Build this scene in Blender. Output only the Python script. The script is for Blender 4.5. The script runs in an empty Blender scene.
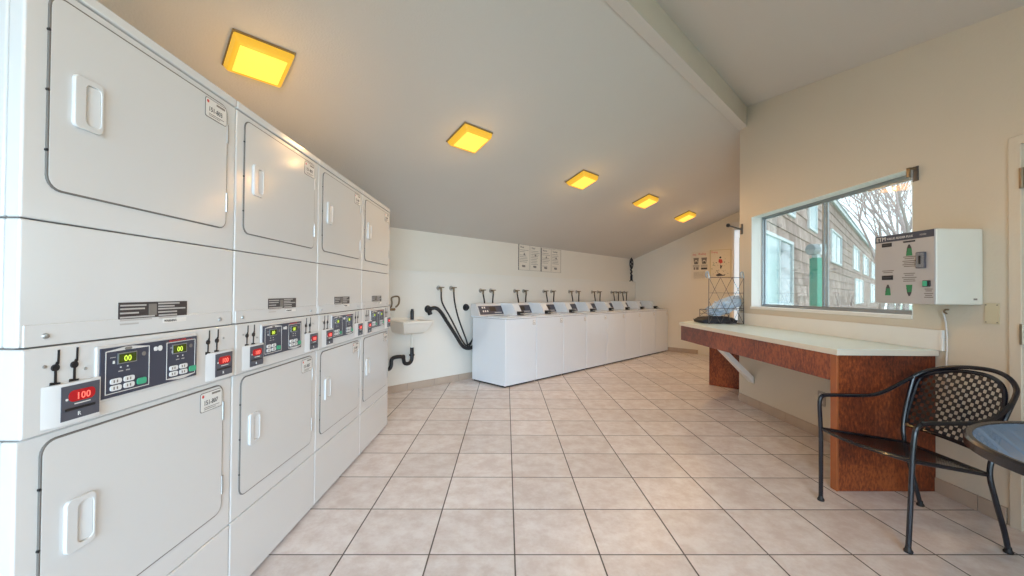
import bpy, bmesh, math, random
from math import pi, sin, cos, sqrt, radians
from mathutils import Matrix, Vector
random.seed(7)
SC = bpy.context.scene
COL = SC.collection
S2 = sqrt(2.0)

# ------------------------------------------------------------------ materials
def new_mat(name):
    m = bpy.data.materials.new(name); m.use_nodes = True
    nt = m.node_tree; nt.nodes.clear()
    out = nt.nodes.new('ShaderNodeOutputMaterial')
    b = nt.nodes.new('ShaderNodeBsdfPrincipled')
    nt.links.new(b.outputs[0], out.inputs[0])
    return m, nt, b, out

def mat(name, col, rough=.5, metal=0., var=.04, scale=8., bump=0., bscale=60., emit=None, es=0., spec=.5, coat=0.):
    m, nt, b, out = new_mat(name)
    N = nt.nodes; L = nt.links
    b.inputs['Roughness'].default_value = rough
    b.inputs['Metallic'].default_value = metal
    b.inputs['Specular IOR Level'].default_value = spec
    b.inputs['Coat Weight'].default_value = coat
    b.inputs['Coat Roughness'].default_value = .12
    tc = N.new('ShaderNodeTexCoord')
    if var > 0:
        nz = N.new('ShaderNodeTexNoise'); nz.inputs['Scale'].default_value = scale; nz.inputs['Detail'].default_value = 4
        L.new(tc.outputs['Object'], nz.inputs['Vector'])
        mx = N.new('ShaderNodeMix'); mx.data_type = 'RGBA'
        mx.inputs[6].default_value = (*[c*(1-var) for c in col], 1)
        mx.inputs[7].default_value = (*[min(1, c*(1+var)) for c in col], 1)
        L.new(nz.outputs[0], mx.inputs[0]); L.new(mx.outputs[2], b.inputs['Base Color'])
    else:
        b.inputs['Base Color'].default_value = (*col, 1)
    if bump > 0:
        n2 = N.new('ShaderNodeTexNoise'); n2.inputs['Scale'].default_value = bscale; n2.inputs['Detail'].default_value = 3
        L.new(tc.outputs['Object'], n2.inputs['Vector'])
        bp = N.new('ShaderNodeBump'); bp.inputs['Strength'].default_value = bump; bp.inputs['Distance'].default_value = .004
        L.new(n2.outputs[0], bp.inputs['Height']); L.new(bp.outputs[0], b.inputs['Normal'])
    if emit:
        b.inputs['Emission Color'].default_value = (*emit, 1)
        b.inputs['Emission Strength'].default_value = es
    return m

def math_node(nt, op, a, b=None, c=None):
    n = nt.nodes.new('ShaderNodeMath'); n.operation = op
    for i, v in enumerate((a, b, c)):
        if v is None: continue
        if isinstance(v, (int, float)): n.inputs[i].default_value = v
        else: nt.links.new(v, n.inputs[i])
    return n.outputs[0]

def floor_mat():
    m, nt, b, out = new_mat('floor_tile'); N = nt.nodes; L = nt.links
    T = .40711
    tc = N.new('ShaderNodeTexCoord'); sp = N.new('ShaderNodeSeparateXYZ'); L.new(tc.outputs['Object'], sp.inputs[0])
    u = math_node(nt, 'DIVIDE', math_node(nt, 'SUBTRACT', sp.outputs[0], .0512), T)
    v = math_node(nt, 'DIVIDE', math_node(nt, 'SUBTRACT', sp.outputs[1], 1.9594), T)
    fu = math_node(nt, 'FRACT', u); fv = math_node(nt, 'FRACT', v)
    du = math_node(nt, 'ABSOLUTE', math_node(nt, 'SUBTRACT', fu, .5)); dv = math_node(nt, 'ABSOLUTE', math_node(nt, 'SUBTRACT', fv, .5))
    d = math_node(nt, 'MAXIMUM', du, dv)
    mr = N.new('ShaderNodeMapRange'); mr.inputs[1].default_value = .4885; mr.inputs[2].default_value = .4945
    L.new(d, mr.inputs[0])
    cu = math_node(nt, 'FLOOR', u); cv = math_node(nt, 'FLOOR', v)
    cb = N.new('ShaderNodeCombineXYZ'); L.new(cu, cb.inputs[0]); L.new(cv, cb.inputs[1])
    wn = N.new('ShaderNodeTexWhiteNoise'); L.new(cb.outputs[0], wn.inputs[0])
    nz = N.new('ShaderNodeTexNoise'); nz.inputs['Scale'].default_value = 9; nz.inputs['Detail'].default_value = 8; nz.inputs['Roughness'].default_value = .7
    ad = N.new('ShaderNodeVectorMath'); ad.operation = 'MULTIPLY_ADD'; ad.inputs[1].default_value = (7, 7, 7)
    L.new(wn.outputs[1], ad.inputs[0]); L.new(tc.outputs['Object'], ad.inputs[2]); L.new(ad.outputs[0], nz.inputs['Vector'])
    r = N.new('ShaderNodeValToRGB'); L.new(nz.outputs[0], r.inputs[0])
    r.color_ramp.elements[0].position = .38; r.color_ramp.elements[0].color = (.67, .59, .56, 1)
    r.color_ramp.elements[1].position = .62; r.color_ramp.elements[1].color = (.81, .765, .75, 1)
    hs = N.new('ShaderNodeHueSaturation'); L.new(r.outputs[0], hs.inputs['Color'])
    L.new(math_node(nt, 'MULTIPLY_ADD', wn.outputs[0], .14, .93), hs.inputs['Value'])
    mx = N.new('ShaderNodeMix'); mx.data_type = 'RGBA'; L.new(mr.outputs[0], mx.inputs[0])
    L.new(hs.outputs[0], mx.inputs[6]); mx.inputs[7].default_value = (.10, .085, .075, 1)
    L.new(mx.outputs[2], b.inputs['Base Color'])
    L.new(math_node(nt, 'MULTIPLY_ADD', mr.outputs[0], .4, .33), b.inputs['Roughness'])
    bp = N.new('ShaderNodeBump'); bp.inputs['Distance'].default_value = .003; bp.inputs['Strength'].default_value = .6
    inv = math_node(nt, 'MULTIPLY_ADD', nz.outputs[0], .15, math_node(nt, 'SUBTRACT', 1.0, mr.outputs[0]))
    L.new(inv, bp.inputs['Height']); L.new(bp.outputs[0], b.inputs['Normal'])
    return m

def wood_mat():
    m, nt, b, out = new_mat('red_brown_wood'); N = nt.nodes; L = nt.links
    tc = N.new('ShaderNodeTexCoord')
    mp = N.new('ShaderNodeMapping'); mp.inputs['Scale'].default_value = (30, 30, 12); L.new(tc.outputs['Object'], mp.inputs[0])
    n1 = N.new('ShaderNodeTexNoise'); n1.inputs['Scale'].default_value = 2.4; n1.inputs['Detail'].default_value = 6; n1.inputs['Roughness'].default_value = .7; L.new(mp.outputs[0], n1.inputs['Vector'])
    n2 = N.new('ShaderNodeTexNoise'); n2.inputs['Scale'].default_value = 2.2; n2.inputs['Detail'].default_value = 3; L.new(tc.outputs['Object'], n2.inputs['Vector'])
    s = math_node(nt, 'MULTIPLY_ADD', n2.outputs[0], .45, math_node(nt, 'MULTIPLY', n1.outputs[0], .6))
    r = N.new('ShaderNodeValToRGB'); L.new(s, r.inputs[0])
    e = r.color_ramp.elements; e[0].position = .40; e[0].color = (.050, .008, .003, 1); e[1].position = .64; e[1].color = (.36, .088, .022, 1)
    k = e.new(.52); k.color = (.17, .034, .010, 1)
    L.new(r.outputs[0], b.inputs['Base Color']); b.inputs['Roughness'].default_value = .38
    return m

def brushed(name, c): return mat(name, c, .32, .75, var=.06, scale=30)

def mesh_holes_mat(name, col, sx, sy, ax, thr=.0, rot=0., kind='weave'):
    """perforated steel sheet: the holes are real transparency, laid out in the sheet's own coordinates"""
    m, nt, b, out = new_mat(name); N = nt.nodes; L = nt.links
    b.inputs['Base Color'].default_value = (*col, 1); b.inputs['Roughness'].default_value = .38
    tc = N.new('ShaderNodeTexCoord'); mp = N.new('ShaderNodeMapping'); L.new(tc.outputs['Object'], mp.inputs[0])
    mp.inputs['Rotation'].default_value = (0, 0, rot)
    sp = N.new('ShaderNodeSeparateXYZ'); L.new(mp.outputs[0], sp.inputs[0])
    a = sp.outputs[ax[0]]; c = sp.outputs[ax[1]]
    if kind == 'check':
        su = math_node(nt, 'SINE', math_node(nt, 'MULTIPLY', a, pi/sx)); sv = math_node(nt, 'SINE', math_node(nt, 'MULTIPLY', c, pi/sy))
        hole = math_node(nt, 'GREATER_THAN', math_node(nt, 'MULTIPLY', su, sv), thr)
    elif kind == 'weave':
        su = math_node(nt, 'SINE', math_node(nt, 'MULTIPLY', a, pi/sx)); sv = math_node(nt, 'SINE', math_node(nt, 'MULTIPLY', c, pi/sy))
        p = math_node(nt, 'MULTIPLY', su, sv); p = math_node(nt, 'ABSOLUTE', p)
        hole = math_node(nt, 'GREATER_THAN', p, thr)
    else:
        p = math_node(nt, 'FRACT', math_node(nt, 'DIVIDE', a, sx))
        q = math_node(nt, 'FRACT', math_node(nt, 'DIVIDE', c, sy))
        hole = math_node(nt, 'MULTIPLY', math_node(nt, 'GREATER_THAN', p, thr), math_node(nt, 'GREATER_THAN', q, .22))
    tr = N.new('ShaderNodeBsdfTransparent'); ms = N.new('ShaderNodeMixShader')
    L.new(hole, ms.inputs[0]); L.new(b.outputs[0], ms.inputs[1]); L.new(tr.outputs[0], ms.inputs[2]); L.new(ms.outputs[0], out.inputs[0])
    return m

def glass_mat(name, tint=(.97, 1, 1), gl=.6):
    m, nt, b, out = new_mat(name); N = nt.nodes; L = nt.links; N.remove(b)
    tr = N.new('ShaderNodeBsdfTransparent'); tr.inputs[0].default_value = (*tint, 1)
    g = N.new('ShaderNodeBsdfGlossy'); g.inputs['Roughness'].default_value = .01
    fr = N.new('ShaderNodeFresnel'); fr.inputs[0].default_value = 1.45
    ms = N.new('ShaderNodeMixShader'); L.new(math_node(nt, 'MULTIPLY', fr.outputs[0], gl), ms.inputs[0])
    L.new(tr.outputs[0], ms.inputs[1]); L.new(g.outputs[0], ms.inputs[2]); L.new(ms.outputs[0], out.inputs[0])
    return m

def shingle_mat():
    m, nt, b, out = new_mat('cedar_shingles'); N = nt.nodes; L = nt.links
    tc = N.new('ShaderNodeTexCoord'); sp = N.new('ShaderNodeSeparateXYZ'); L.new(tc.outputs['Object'], sp.inputs[0])
    row = math_node(nt, 'FLOOR', math_node(nt, 'DIVIDE', math_node(nt, 'SUBTRACT', sp.outputs[2], .055), .195))
    off = math_node(nt, 'MULTIPLY', row, .41)
    u = math_node(nt, 'ADD', math_node(nt, 'DIVIDE', sp.outputs[0], .17), off)
    n0 = N.new('ShaderNodeTexNoise'); n0.inputs['Scale'].default_value = 2.3; L.new(tc.outputs['Object'], n0.inputs['Vector'])
    u = math_node(nt, 'MULTIPLY_ADD', n0.outputs[0], .9, u)
    f = math_node(nt, 'FRACT', u)
    joint = math_node(nt, 'LESS_THAN', f, .06)
    cb = N.new('ShaderNodeCombineXYZ'); L.new(math_node(nt, 'FLOOR', u), cb.inputs[0]); L.new(row, cb.inputs[1])
    wn = N.new('ShaderNodeTexWhiteNoise'); L.new(cb.outputs[0], wn.inputs[0])
    mp = N.new('ShaderNodeMapping'); mp.inputs['Scale'].default_value = (40, 40, 4); L.new(tc.outputs['Object'], mp.inputs[0])
    n1 = N.new('ShaderNodeTexNoise'); n1.inputs['Scale'].default_value = 1; n1.inputs['Detail'].default_value = 4; L.new(mp.outputs[0], n1.inputs['Vector'])
    s = math_node(nt, 'MULTIPLY_ADD', wn.outputs[0], .45, math_node(nt, 'MULTIPLY', n1.outputs[0], .55))
    r = N.new('ShaderNodeValToRGB'); L.new(s, r.inputs[0])
    e = r.color_ramp.elements; e[0].position = .2; e[0].color = (.24, .15, .125, 1); e[1].position = .8; e[1].color = (.66, .49, .43, 1)
    mx = N.new('ShaderNodeMix'); mx.data_type = 'RGBA'; L.new(joint, mx.inputs[0]); L.new(r.outputs[0], mx.inputs[6]); mx.inputs[7].default_value = (.12, .09, .08, 1)
    L.new(mx.outputs[2], b.inputs['Base Color']); b.inputs['Roughness'].default_value = .85
    return m

M = {}
def setup_mats():
    M['floor'] = floor_mat()
    M['wall_shade'] = mat('shaded_wall_paint', (.66, .595, .49), .55, var=.03, scale=1.6, bump=.25, bscale=45)  # darker than the other walls: weaker light put into the colour
    M['wall'] = mat('cream_wall_paint', (.78, .735, .645), .55, var=.03, scale=1.6, bump=.25, bscale=45)
    M['wall_lower'] = mat('pale_wall_paint', (.77, .745, .68), .5, var=.03, scale=1.5, bump=.2, bscale=45)
    M['ceiling'] = mat('ceiling_paint', (.61, .585, .545), .8, var=.02, scale=2, bump=.5, bscale=90)
    M['beam'] = mat('beam_paint', (.66, .60, .49), .7, var=.03)
    M['trim'] = mat('white_trim_paint', (.82, .80, .76), .4, var=.02)
    M['base_tile'] = mat('base_tile', (.47, .37, .29), .4, var=.12, scale=9)
    M['grout'] = mat('grout', (.20, .17, .15), .8)
    M['washer'] = mat('daylit_white_enamel', (.76, .80, .84), .2, var=.012, scale=3, coat=.4)  # lighter and bluer than the dryer enamel: daylight put into the colour
    M['enamel'] = mat('white_enamel', (.72, .725, .72), .17, var=.012, scale=3, coat=.5)
    M['enamel2'] = mat('white_door_enamel', (.69, .695, .69), .18, var=.012, scale=3, coat=.4)
    M['plastic'] = mat('off_white_plastic', (.68, .665, .65), .35)
    M['seam'] = mat('dark_gasket', (.16, .145, .13), .6)
    M['black'] = mat('black_plastic', (.012, .012, .014), .35)
    M['blackrub'] = mat('black_rubber', (.012, .012, .013), .55)
    M['navy'] = mat('navy_panel', (.052, .058, .088), .35)
    M['greyface'] = mat('grey_reader_face', (.085, .09, .115), .35)
    M['red_lens'] = mat('red_lens', (.30, .01, .015), .25, emit=(1, .03, .03), es=.18)
    M['red_led'] = mat('red_led', (1, .1, .08), .4, emit=(1, .22, .16), es=.8)
    M['green_lens'] = mat('dark_green_lens', (.05, .07, .01), .25, emit=(.35, .5, .02), es=.02)
    M['green_led'] = mat('green_led', (.8, 1, .1), .4, emit=(.65, .85, .05), es=.4)
    M['btn'] = mat('white_buttons', (.78, .78, .78), .4)
    M['btn_green'] = mat('green_button', (.06, .42, .24), .4)
    M['redtext'] = mat('red_lettering', (.62, .06, .05), .5)
    M['ink'] = mat('dark_ink', (.05, .05, .055), .6)
    M['ink_soft'] = mat('grey_ink', (.22, .20, .18), .6)
    M['paper'] = mat('white_label', (.78, .77, .74), .5)
    M['plate'] = mat('dark_nameplate', (.055, .045, .045), .3)
    M['plate_line'] = mat('nameplate_print', (.50, .48, .46), .4)
    M['steel'] = brushed('dull_steel', (.45, .45, .44))
    M['alu'] = brushed('grey_aluminium', (.36, .39, .41))
    M['brass'] = brushed('aged_brass', (.24, .19, .13))
    M['wood'] = wood_mat()
    M['wood_edge'] = mat('orange_wood_trim', (.34, .095, .024), .38, var=.2, scale=14)
    M['laminate'] = mat('pale_green_laminate', (.74, .87, .85), .28, var=.03, scale=4)
    M['lam_edge'] = mat('cream_laminate_edge', (.66, .61, .51), .4)
    M['chair'] = mat('black_painted_steel', (.004, .005, .011), .24, coat=.2)
    M['hose'] = mat('black_hose', (.014, .014, .016), .45)
    M['glass'] = glass_mat('window_glass')
    M['glass_out'] = mat('dark_pane', (.22, .30, .33), .08, var=.25, scale=2.5, spec=1)
    M['blindpane'] = mat('pane_with_blind', (.52, .66, .69), .15, var=.05, scale=3)
    M['shingle'] = shingle_mat()
    M['white_out'] = mat('white_exterior_paint', (.75, .78, .80), .5)
    M['green_post'] = mat('green_painted_post', (.05, .36, .25), .45, var=.1)
    M['lamp'] = mat('amber_diffuser', (.30, .17, .03), .35, var=.1, scale=9, emit=(1, .55, .03), es=.72)
    M['lamp_in'] = mat('bright_amber_lens', (.4, .3, .05), .35, var=.05, emit=(2.3, .80, .10), es=1.0)
    M['lamp_frame'] = mat('brown_lamp_frame', (.28, .18, .07), .5)
    M['silver_face'] = mat('silver_changer_face', (.50, .485, .485), .38, .25, var=.03)
    M['changer'] = mat('off_white_changer_case', (.74, .76, .70), .35, var=.02)
    M['green_arrow'] = mat('green_arrow', (.03, .22, .09), .5)
    M['beige_plate'] = mat('beige_cover_plate', (.62, .55, .38), .4, var=.05)
    M['bag'] = mat('black_fabric', (.018, .018, .024), .7, bump=.4, bscale=120)
    M['film'] = mat('blue_white_plastic_bag', (.55, .64, .74), .25, var=.25, scale=14, bump=.8, bscale=30)
    M['wire'] = mat('dark_grey_wire', (.13, .12, .12), .4, .5)
    M['poster'] = mat('cream_poster', (.76, .70, .60), .5, var=.03)
    M['bark'] = mat('pale_grey_bark', (.44, .36, .34), .9, var=.15)
    M['grass'] = mat('pale_green_grass', (.35, .52, .40), .9, var=.2, scale=3)
    M['roof'] = mat('grey_roof', (.36, .40, .42), .8, var=.1)
    M['ceramic'] = mat('cream_tub', (.80, .76, .68), .4)
    M['seat_mesh'] = mesh_holes_mat('seat_perforated_steel', (.005, .006, .012), .0135, .0135, (0, 1), .45)
    M['back_mesh'] = mesh_holes_mat('back_perforated_steel', (.004, .004, .008), .0205, .0205, (1, 2), .06, kind='check')
    M['table_mesh'] = mesh_holes_mat('table_perforated_steel', (.13, .27, .52), .011, .05, (0, 1), .68, rot=radians(-52), kind='slot')  # blue sky reflection put into the base colour
    M['door_grey'] = mat('greyish_door_paint', (.52, .50, .45), .4)
    M['frosted'] = mat('frosted_glow_pane', (.6, .7, .78), .3, var=.05, emit=(.72, .86, 1), es=.62)  # glow added to the pane in place of daylight from outside
    M['stained'] = mat('stained_outlet_cover', (.36, .32, .26), .5, var=.5, scale=60)
    M['shadowgap'] = mat('dark_gap', (.02, .02, .02), .8)
setup_mats()

# ------------------------------------------------------------------ mesh builder
class MB:
    def __init__(s, T=None):
        s.v = []; s.f = []; s.m = []; s.mats = []; s.T = T or Matrix.Identity(4)
    def mi(s, name):
        if name not in s.mats: s.mats.append(name)
        return s.mats.index(name)
    def add(s, vs, fs, mat):
        o = len(s.v); k = s.mi(mat)
        s.v += [s.T @ Vector(p) for p in vs]
        for f in fs: s.f.append([i+o for i in f]); s.m.append(k)
        return s
    def box(s, x0, x1, y0, y1, z0, z1, mat):
        vs = [(x, y, z) for x in (x0, x1) for y in (y0, y1) for z in (z0, z1)]
        return s.add(vs, [(0, 1, 3, 2), (4, 6, 7, 5), (0, 4, 5, 1), (2, 3, 7, 6), (0, 2, 6, 4), (1, 5, 7, 3)], mat)
    def prism(s, pts, off, mat):
        n = len(pts); o = Vector(off); vs = [Vector(p) for p in pts]; vs += [p+o for p in vs]
        fs = [list(range(n))[::-1], list(range(n, 2*n))] + [(i, (i+1) % n, n+(i+1) % n, n+i) for i in range(n)]
        return s.add(vs, fs, mat)
    def pxz(s, pts, y0, y1, mat):           # polygon in x,z, extruded in y
        return s.prism([(x, y0, z) for x, z in pts], (0, y1-y0, 0), mat)
    def pxy(s, pts, z0, z1, mat):
        return s.prism([(x, y, z0) for x, y in pts], (0, 0, z1-z0), mat)
    def ring(s, A, B, y0, y1, mat):         # frame between outer loop A and inner loop B (same count), x,z loops
        n = len(A)
        vs = [(x, y0, z) for x, z in A]+[(x, y0, z) for x, z in B]+[(x, y1, z) for x, z in A]+[(x, y1, z) for x, z in B]
        fs = []
        for i in range(n):
            j = (i+1) % n
            fs += [(i, j, n+j, n+i), (2*n+i, 3*n+i, 3*n+j, 2*n+j), (i, 2*n+i, 2*n+j, j), (n+i, n+j, 3*n+j, 3*n+i)]
        return s.add(vs, fs, mat)
    def tube(s, path, r, mat, n=8, closed=False, caps=True):
        P = [Vector(p) for p in path]; N = len(P); vs = []; fs = []
        up = None
        for i, p in enumerate(P):
            a = P[(i-1) % N] if (closed or i > 0) else p
            b = P[(i+1) % N] if (closed or i < N-1) else p
            t = (b-a).normalized()
            if up is None:
                up = Vector((0, 0, 1)) if abs(t.z) < .9 else Vector((1, 0, 0))
            up = (up - t*up.dot(t))
            if up.length < 1e-5: up = Vector((1, 0, 0)) - t*t.x
            up.normalize(); w = t.cross(up)
            rr = r[i] if isinstance(r, (list, tuple)) else r
            for k in range(n):
                an = 2*pi*k/n; vs.append(p+up*rr*cos(an)+w*rr*sin(an))
        for i in range(N if closed else N-1):
            j = (i+1) % N
            for k in range(n):
                l = (k+1) % n; fs.append((i*n+k, i*n+l, j*n+l, j*n+k))
        if caps and not closed:
            fs.append(list(range(n))[::-1]); fs.append([(N-1)*n+k for k in range(n)])
        return s.add(vs, fs, mat)
    def lathe(s, prof, c, mat, n=20, axis='z', sx=1, sy=1):
        vs = []; fs = []; c = Vector(c)
        for r, h in prof:
            for k in range(n):
                a = 2*pi*k/n; u = r*cos(a)*sx; w = r*sin(a)*sy
                vs.append(c+(Vector((u, w, h)) if axis == 'z' else Vector((u, h, w)) if axis == 'y' else Vector((h, u, w))))
        for i in range(len(prof)-1):
            for k in range(n):
                l = (k+1) % n; fs.append((i*n+k, i*n+l, (i+1)*n+l, (i+1)*n+k))
        fs.append(list(range(n))); fs.append([(len(prof)-1)*n+k for k in range(n)][::-1])
        return s.add(vs, fs, mat)
    def text(s, txt, x, z, y, size, mat, depth=.0008, sx=1.0, align='LEFT', frame=None):
        cu = bpy.data.curves.new('t', 'FONT'); cu.body = txt; cu.size = size; cu.extrude = depth/2; cu.align_x = align
        cu.resolution_u = 2
        ob = bpy.data.objects.new('t', cu); COL.objects.link(ob)
        dg = bpy.context.evaluated_depsgraph_get(); me = bpy.data.meshes.new_from_object(ob.evaluated_get(dg))
        F = frame or Matrix(((1, 0, 0, x), (0, 0, -1, y), (0, 1, 0, z), (0, 0, 0, 1)))
        vs = [F @ Vector((p.co.x*sx, p.co.y, p.co.z)) for p in me.vertices]
        s.add(vs, [list(p.vertices) for p in me.polygons], mat)
        bpy.data.objects.remove(ob); bpy.data.curves.remove(cu); bpy.data.meshes.remove(me)
        return s
    def build(s, name, parent=None, bevel=0., seg=2, smooth=False, angle=35):
        me = bpy.data.meshes.new(name); me.from_pydata(s.v, [], s.f)
        for n in s.mats: me.materials.append(M[n])
        for p, k in zip(me.polygons, s.m): p.material_index = k
        bm = bmesh.new(); bm.from_mesh(me); bmesh.ops.recalc_face_normals(bm, faces=bm.faces); bm.to_mesh(me); bm.free()
        o = bpy.data.objects.new(name, me); COL.objects.link(o)
        if parent: o.parent = parent
        if smooth:
            me.shade_smooth()
            me.set_sharp_from_angle(angle=radians(angle))
        if bevel > 0:
            md = o.modifiers.new('bevel', 'BEVEL'); md.width = bevel; md.segments = seg; md.limit_method = 'ANGLE'; md.angle_limit = radians(40)
            me.shade_smooth(); md.harden_normals = True
        return o

def rrect(x0, x1, z0, z1, r, n=5):
    pts = []
    for cx, cz, a0 in ((x1-r, z1-r, 0), (x0+r, z1-r, 90), (x0+r, z0+r, 180), (x1-r, z0+r, 270)):
        for k in range(n+1):
            a = radians(a0+90*k/n); pts.append((cx+r*cos(a), cz+r*sin(a)))
    return pts

def smooth_path(pts, n=6):
    P = [Vector(p) for p in pts]; out = []
    for i in range(len(P)-1):
        p0 = P[max(0, i-1)]; p1 = P[i]; p2 = P[i+1]; p3 = P[min(len(P)-1, i+2)]
        for k in range(n):
            t = k/n
            out.append(.5*((2*p1)+(p2-p0)*t+(2*p0-5*p1+4*p2-p3)*t*t+(-p0+3*p1-3*p2+p3)*t*t*t))
    out.append(P[-1]); return out

def thing(name, label, cat, loc=(0, 0, 0), rz=0., group=None):
    o = bpy.data.objects.new(name, None); COL.objects.link(o)
    o.empty_display_size = .1
    o.location = loc; o.rotation_euler = (0, 0, rz); o['label'] = label; o['category'] = cat
    if group: o['group'] = group
    return o
def tag(o, label, cat, group=None):
    o['label'] = label; o['category'] = cat
    if group: o['group'] = group
    return o
def struct(o): o['kind'] = 'structure'; return o
def copy_tree(o, parent=None):
    c = o.copy(); COL.objects.link(c)
    if parent: c.parent = parent
    for ch in list(o.children): copy_tree(ch, c)
    return c

# ------------------------------------------------------------------ room
RIDGE = -2.05
def zl(s): return 3.745+.262*s
def zr(s): return 3.427-.24*(s+1.937)
XL, XR, YB = -2.70, 2.76, -1.30
NWL, NWU, FAR = 6.43, 6.50, 12.41

def clip(poly, a, b, c):      # keep a*x+b*y<=c
    out = []
    for i in range(len(poly)):
        p, q = poly[i], poly[(i+1) % len(poly)]
        dp, dq = a*p[0]+b*p[1]-c, a*q[0]+b*q[1]-c
        if dp <= 0: out.append(p)
        if dp*dq < 0:
            t = dp/(dp-dq); out.append((p[0]+t*(q[0]-p[0]), p[1]+t*(q[1]-p[1])))
    return out

outer = [(XL-.12, YB-.12), (XR+.16, YB-.12), (XR+.16, 4.80), ((FAR+.2-1.96)/2, (FAR+.2+1.96)/2), ((FAR+.2-NWU-.2)/2, (FAR+.2+NWU+.2)/2), (XL-.12, XL-.12+NWU+.2)]
b = MB(); b.pxy(outer, -.12, 0, 'floor'); struct(b.build('floor'))
# ceilings: two slopes and the ridge beam between them
b = MB()
pl = clip(outer, 1, -1, RIDGE)
pts = [Vector((x, y, zl(x-y))) for x, y in pl]; b.prism(pts, (0, 0, .12), 'ceiling')
pr = clip(outer, -1, 1, -(RIDGE+.145))
pts = [Vector((x, y, zr(x-y))) for x, y in pr]; b.prism(pts, (0, 0, .12), 'ceiling')
struct(b.build('ceiling'))
b = MB()
pb = clip(clip(outer, 1, -1, RIDGE+.15), -1, 1, -RIDGE)
b.prism([Vector((x, y, 3.197)) for x, y in pb], (0, 0, .40), 'beam'); b.prism([Vector((x, y, 3.193)) for x, y in pb], (0, 0, .004), 'ceiling')
struct(b.build('trim_ridge_beam'))

H = 3.75
def wall_poly(name, poly, mat, z0=0., z1=H):
    b = MB(); b.pxy(poly, z0, z1, mat); return struct(b.build(name))
# left wall behind the dryers, rear wall with a wide glazed opening behind the viewer
wall_poly('wall_left', [(XL-.12, YB), (XL, YB), (XL, XL+NWL), (XL-.12, XL+NWL+.1)], 'wall')
b = MB()
b.box(XL-.12, -.95, YB-.12, YB, 0, H, 'wall'); b.box(1.45, XR+.16, YB-.12, YB, 0, H, 'wall'); b.box(-.95, 1.45, YB-.12, YB, 2.15, H, 'wall')
struct(b.build('wall_rear'))
b = MB()
for x in (-.95, .23, 1.41): b.box(x, x+.04, YB-.08, YB-.02, 0, 2.15, 'trim')
b.box(-.95, 1.45, YB-.08, YB-.02, 2.09, 2.15, 'trim'); b.box(-.95, 1.45, YB-.08, YB-.02, 0, .05, 'trim')
struct(b.build('window_2'))
# window wall: one wall, window and door openings left open
WY0, WY1, WZ0, WZ1 = 2.735, 4.56, 1.112, 2.122
DY0, DY1, DZ = 1.24, 2.165, 2.075
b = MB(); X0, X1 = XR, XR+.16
b.box(X0, X1, YB, -1.10, 0, H, 'wall_shade'); b.box(X0, X1, -.10, DY0, 0, H, 'wall_shade'); b.box(X0, X1, -1.10, -.10, 0, .90, 'wall_shade'); b.box(X0, X1, -1.10, -.10, 2.05, H, 'wall_shade'); b.box(X0, X1, DY0, DY1, DZ, H, 'wall_shade'); b.box(X0, X1, DY1, WY0, 0, H, 'wall_shade')
b.box(X0, X1, WY0, WY1, 0, WZ0, 'wall_shade'); b.box(X0, X1, WY0, WY1, WZ1, H, 'wall_shade'); b.box(X0, X1, WY1, 4.80, 0, H, 'wall_shade')
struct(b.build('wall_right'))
# 45 degree wing: long wall behind the washers (thicker lower half), end wall, hidden return wall
cU = ((FAR-NWU)/2, (FAR+NWU)/2); cL = ((FAR-NWL)/2, (FAR+NWL)/2)
wall_poly('wall_back_upper', [(XL, XL+NWU), cU, (cU[0]-.1, cU[1]+.1), (XL-.1, XL+NWU+.1)], 'wall', 1.5, H)
wall_poly('wall_back_lower', [(XL, XL+NWL), cL, (cU[0]-.1, cU[1]+.1), (XL-.1, XL+NWU+.1)], 'wall_lower', 0, 1.515)
e1 = ((FAR-2.04)/2, (FAR+2.04)/2)
wall_poly('wall_far', [(cL[0]-.2, cL[1]+.2), e1, (e1[0]+.1, e1[1]+.1), (cL[0]-.1, cL[1]+.4)], 'wall')
wall_poly('wall_wing', [(XR, 4.80), (XR+.16, 4.80), (e1[0]+.16, e1[1]+.0), e1], 'wall')

# tiled skirting, cut into tiles
def skirting(name, p, q, nrm, t=.012, h=.092):
    p = Vector((*p, 0)); q = Vector((*q, 0)); n = Vector((*nrm, 0)).normalized(); d = (q-p); Ln = d.length; d.normalize()
    b = MB(); k = 0.
    while k < Ln-.02:
        e = min(Ln, k+.403)
        a = p+d*k; c = p+d*e
        b.prism([a, c, c+n*t, a+n*t], (0, 0, h), 'base_tile'); k += .407
    b.prism([p, q, q+n*t*.6, p+n*t*.6], (0, 0, h-.002), 'grout')
    o = struct(b.build(name, bevel=.002, seg=1)); return o
skirting('baseboard_right', (XR, 4.79), (XR, 2.215), (-1, 0))
skirting('baseboard_back', (XL+.02, XL+.02+NWL), (-.48, -.48+NWL), (1, -1))
skirting('baseboard_far', ((FAR-6.2)/2, (FAR+6.2)/2), (e1[0]-1.2, e1[1]+1.2), (-1, -1))

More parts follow.
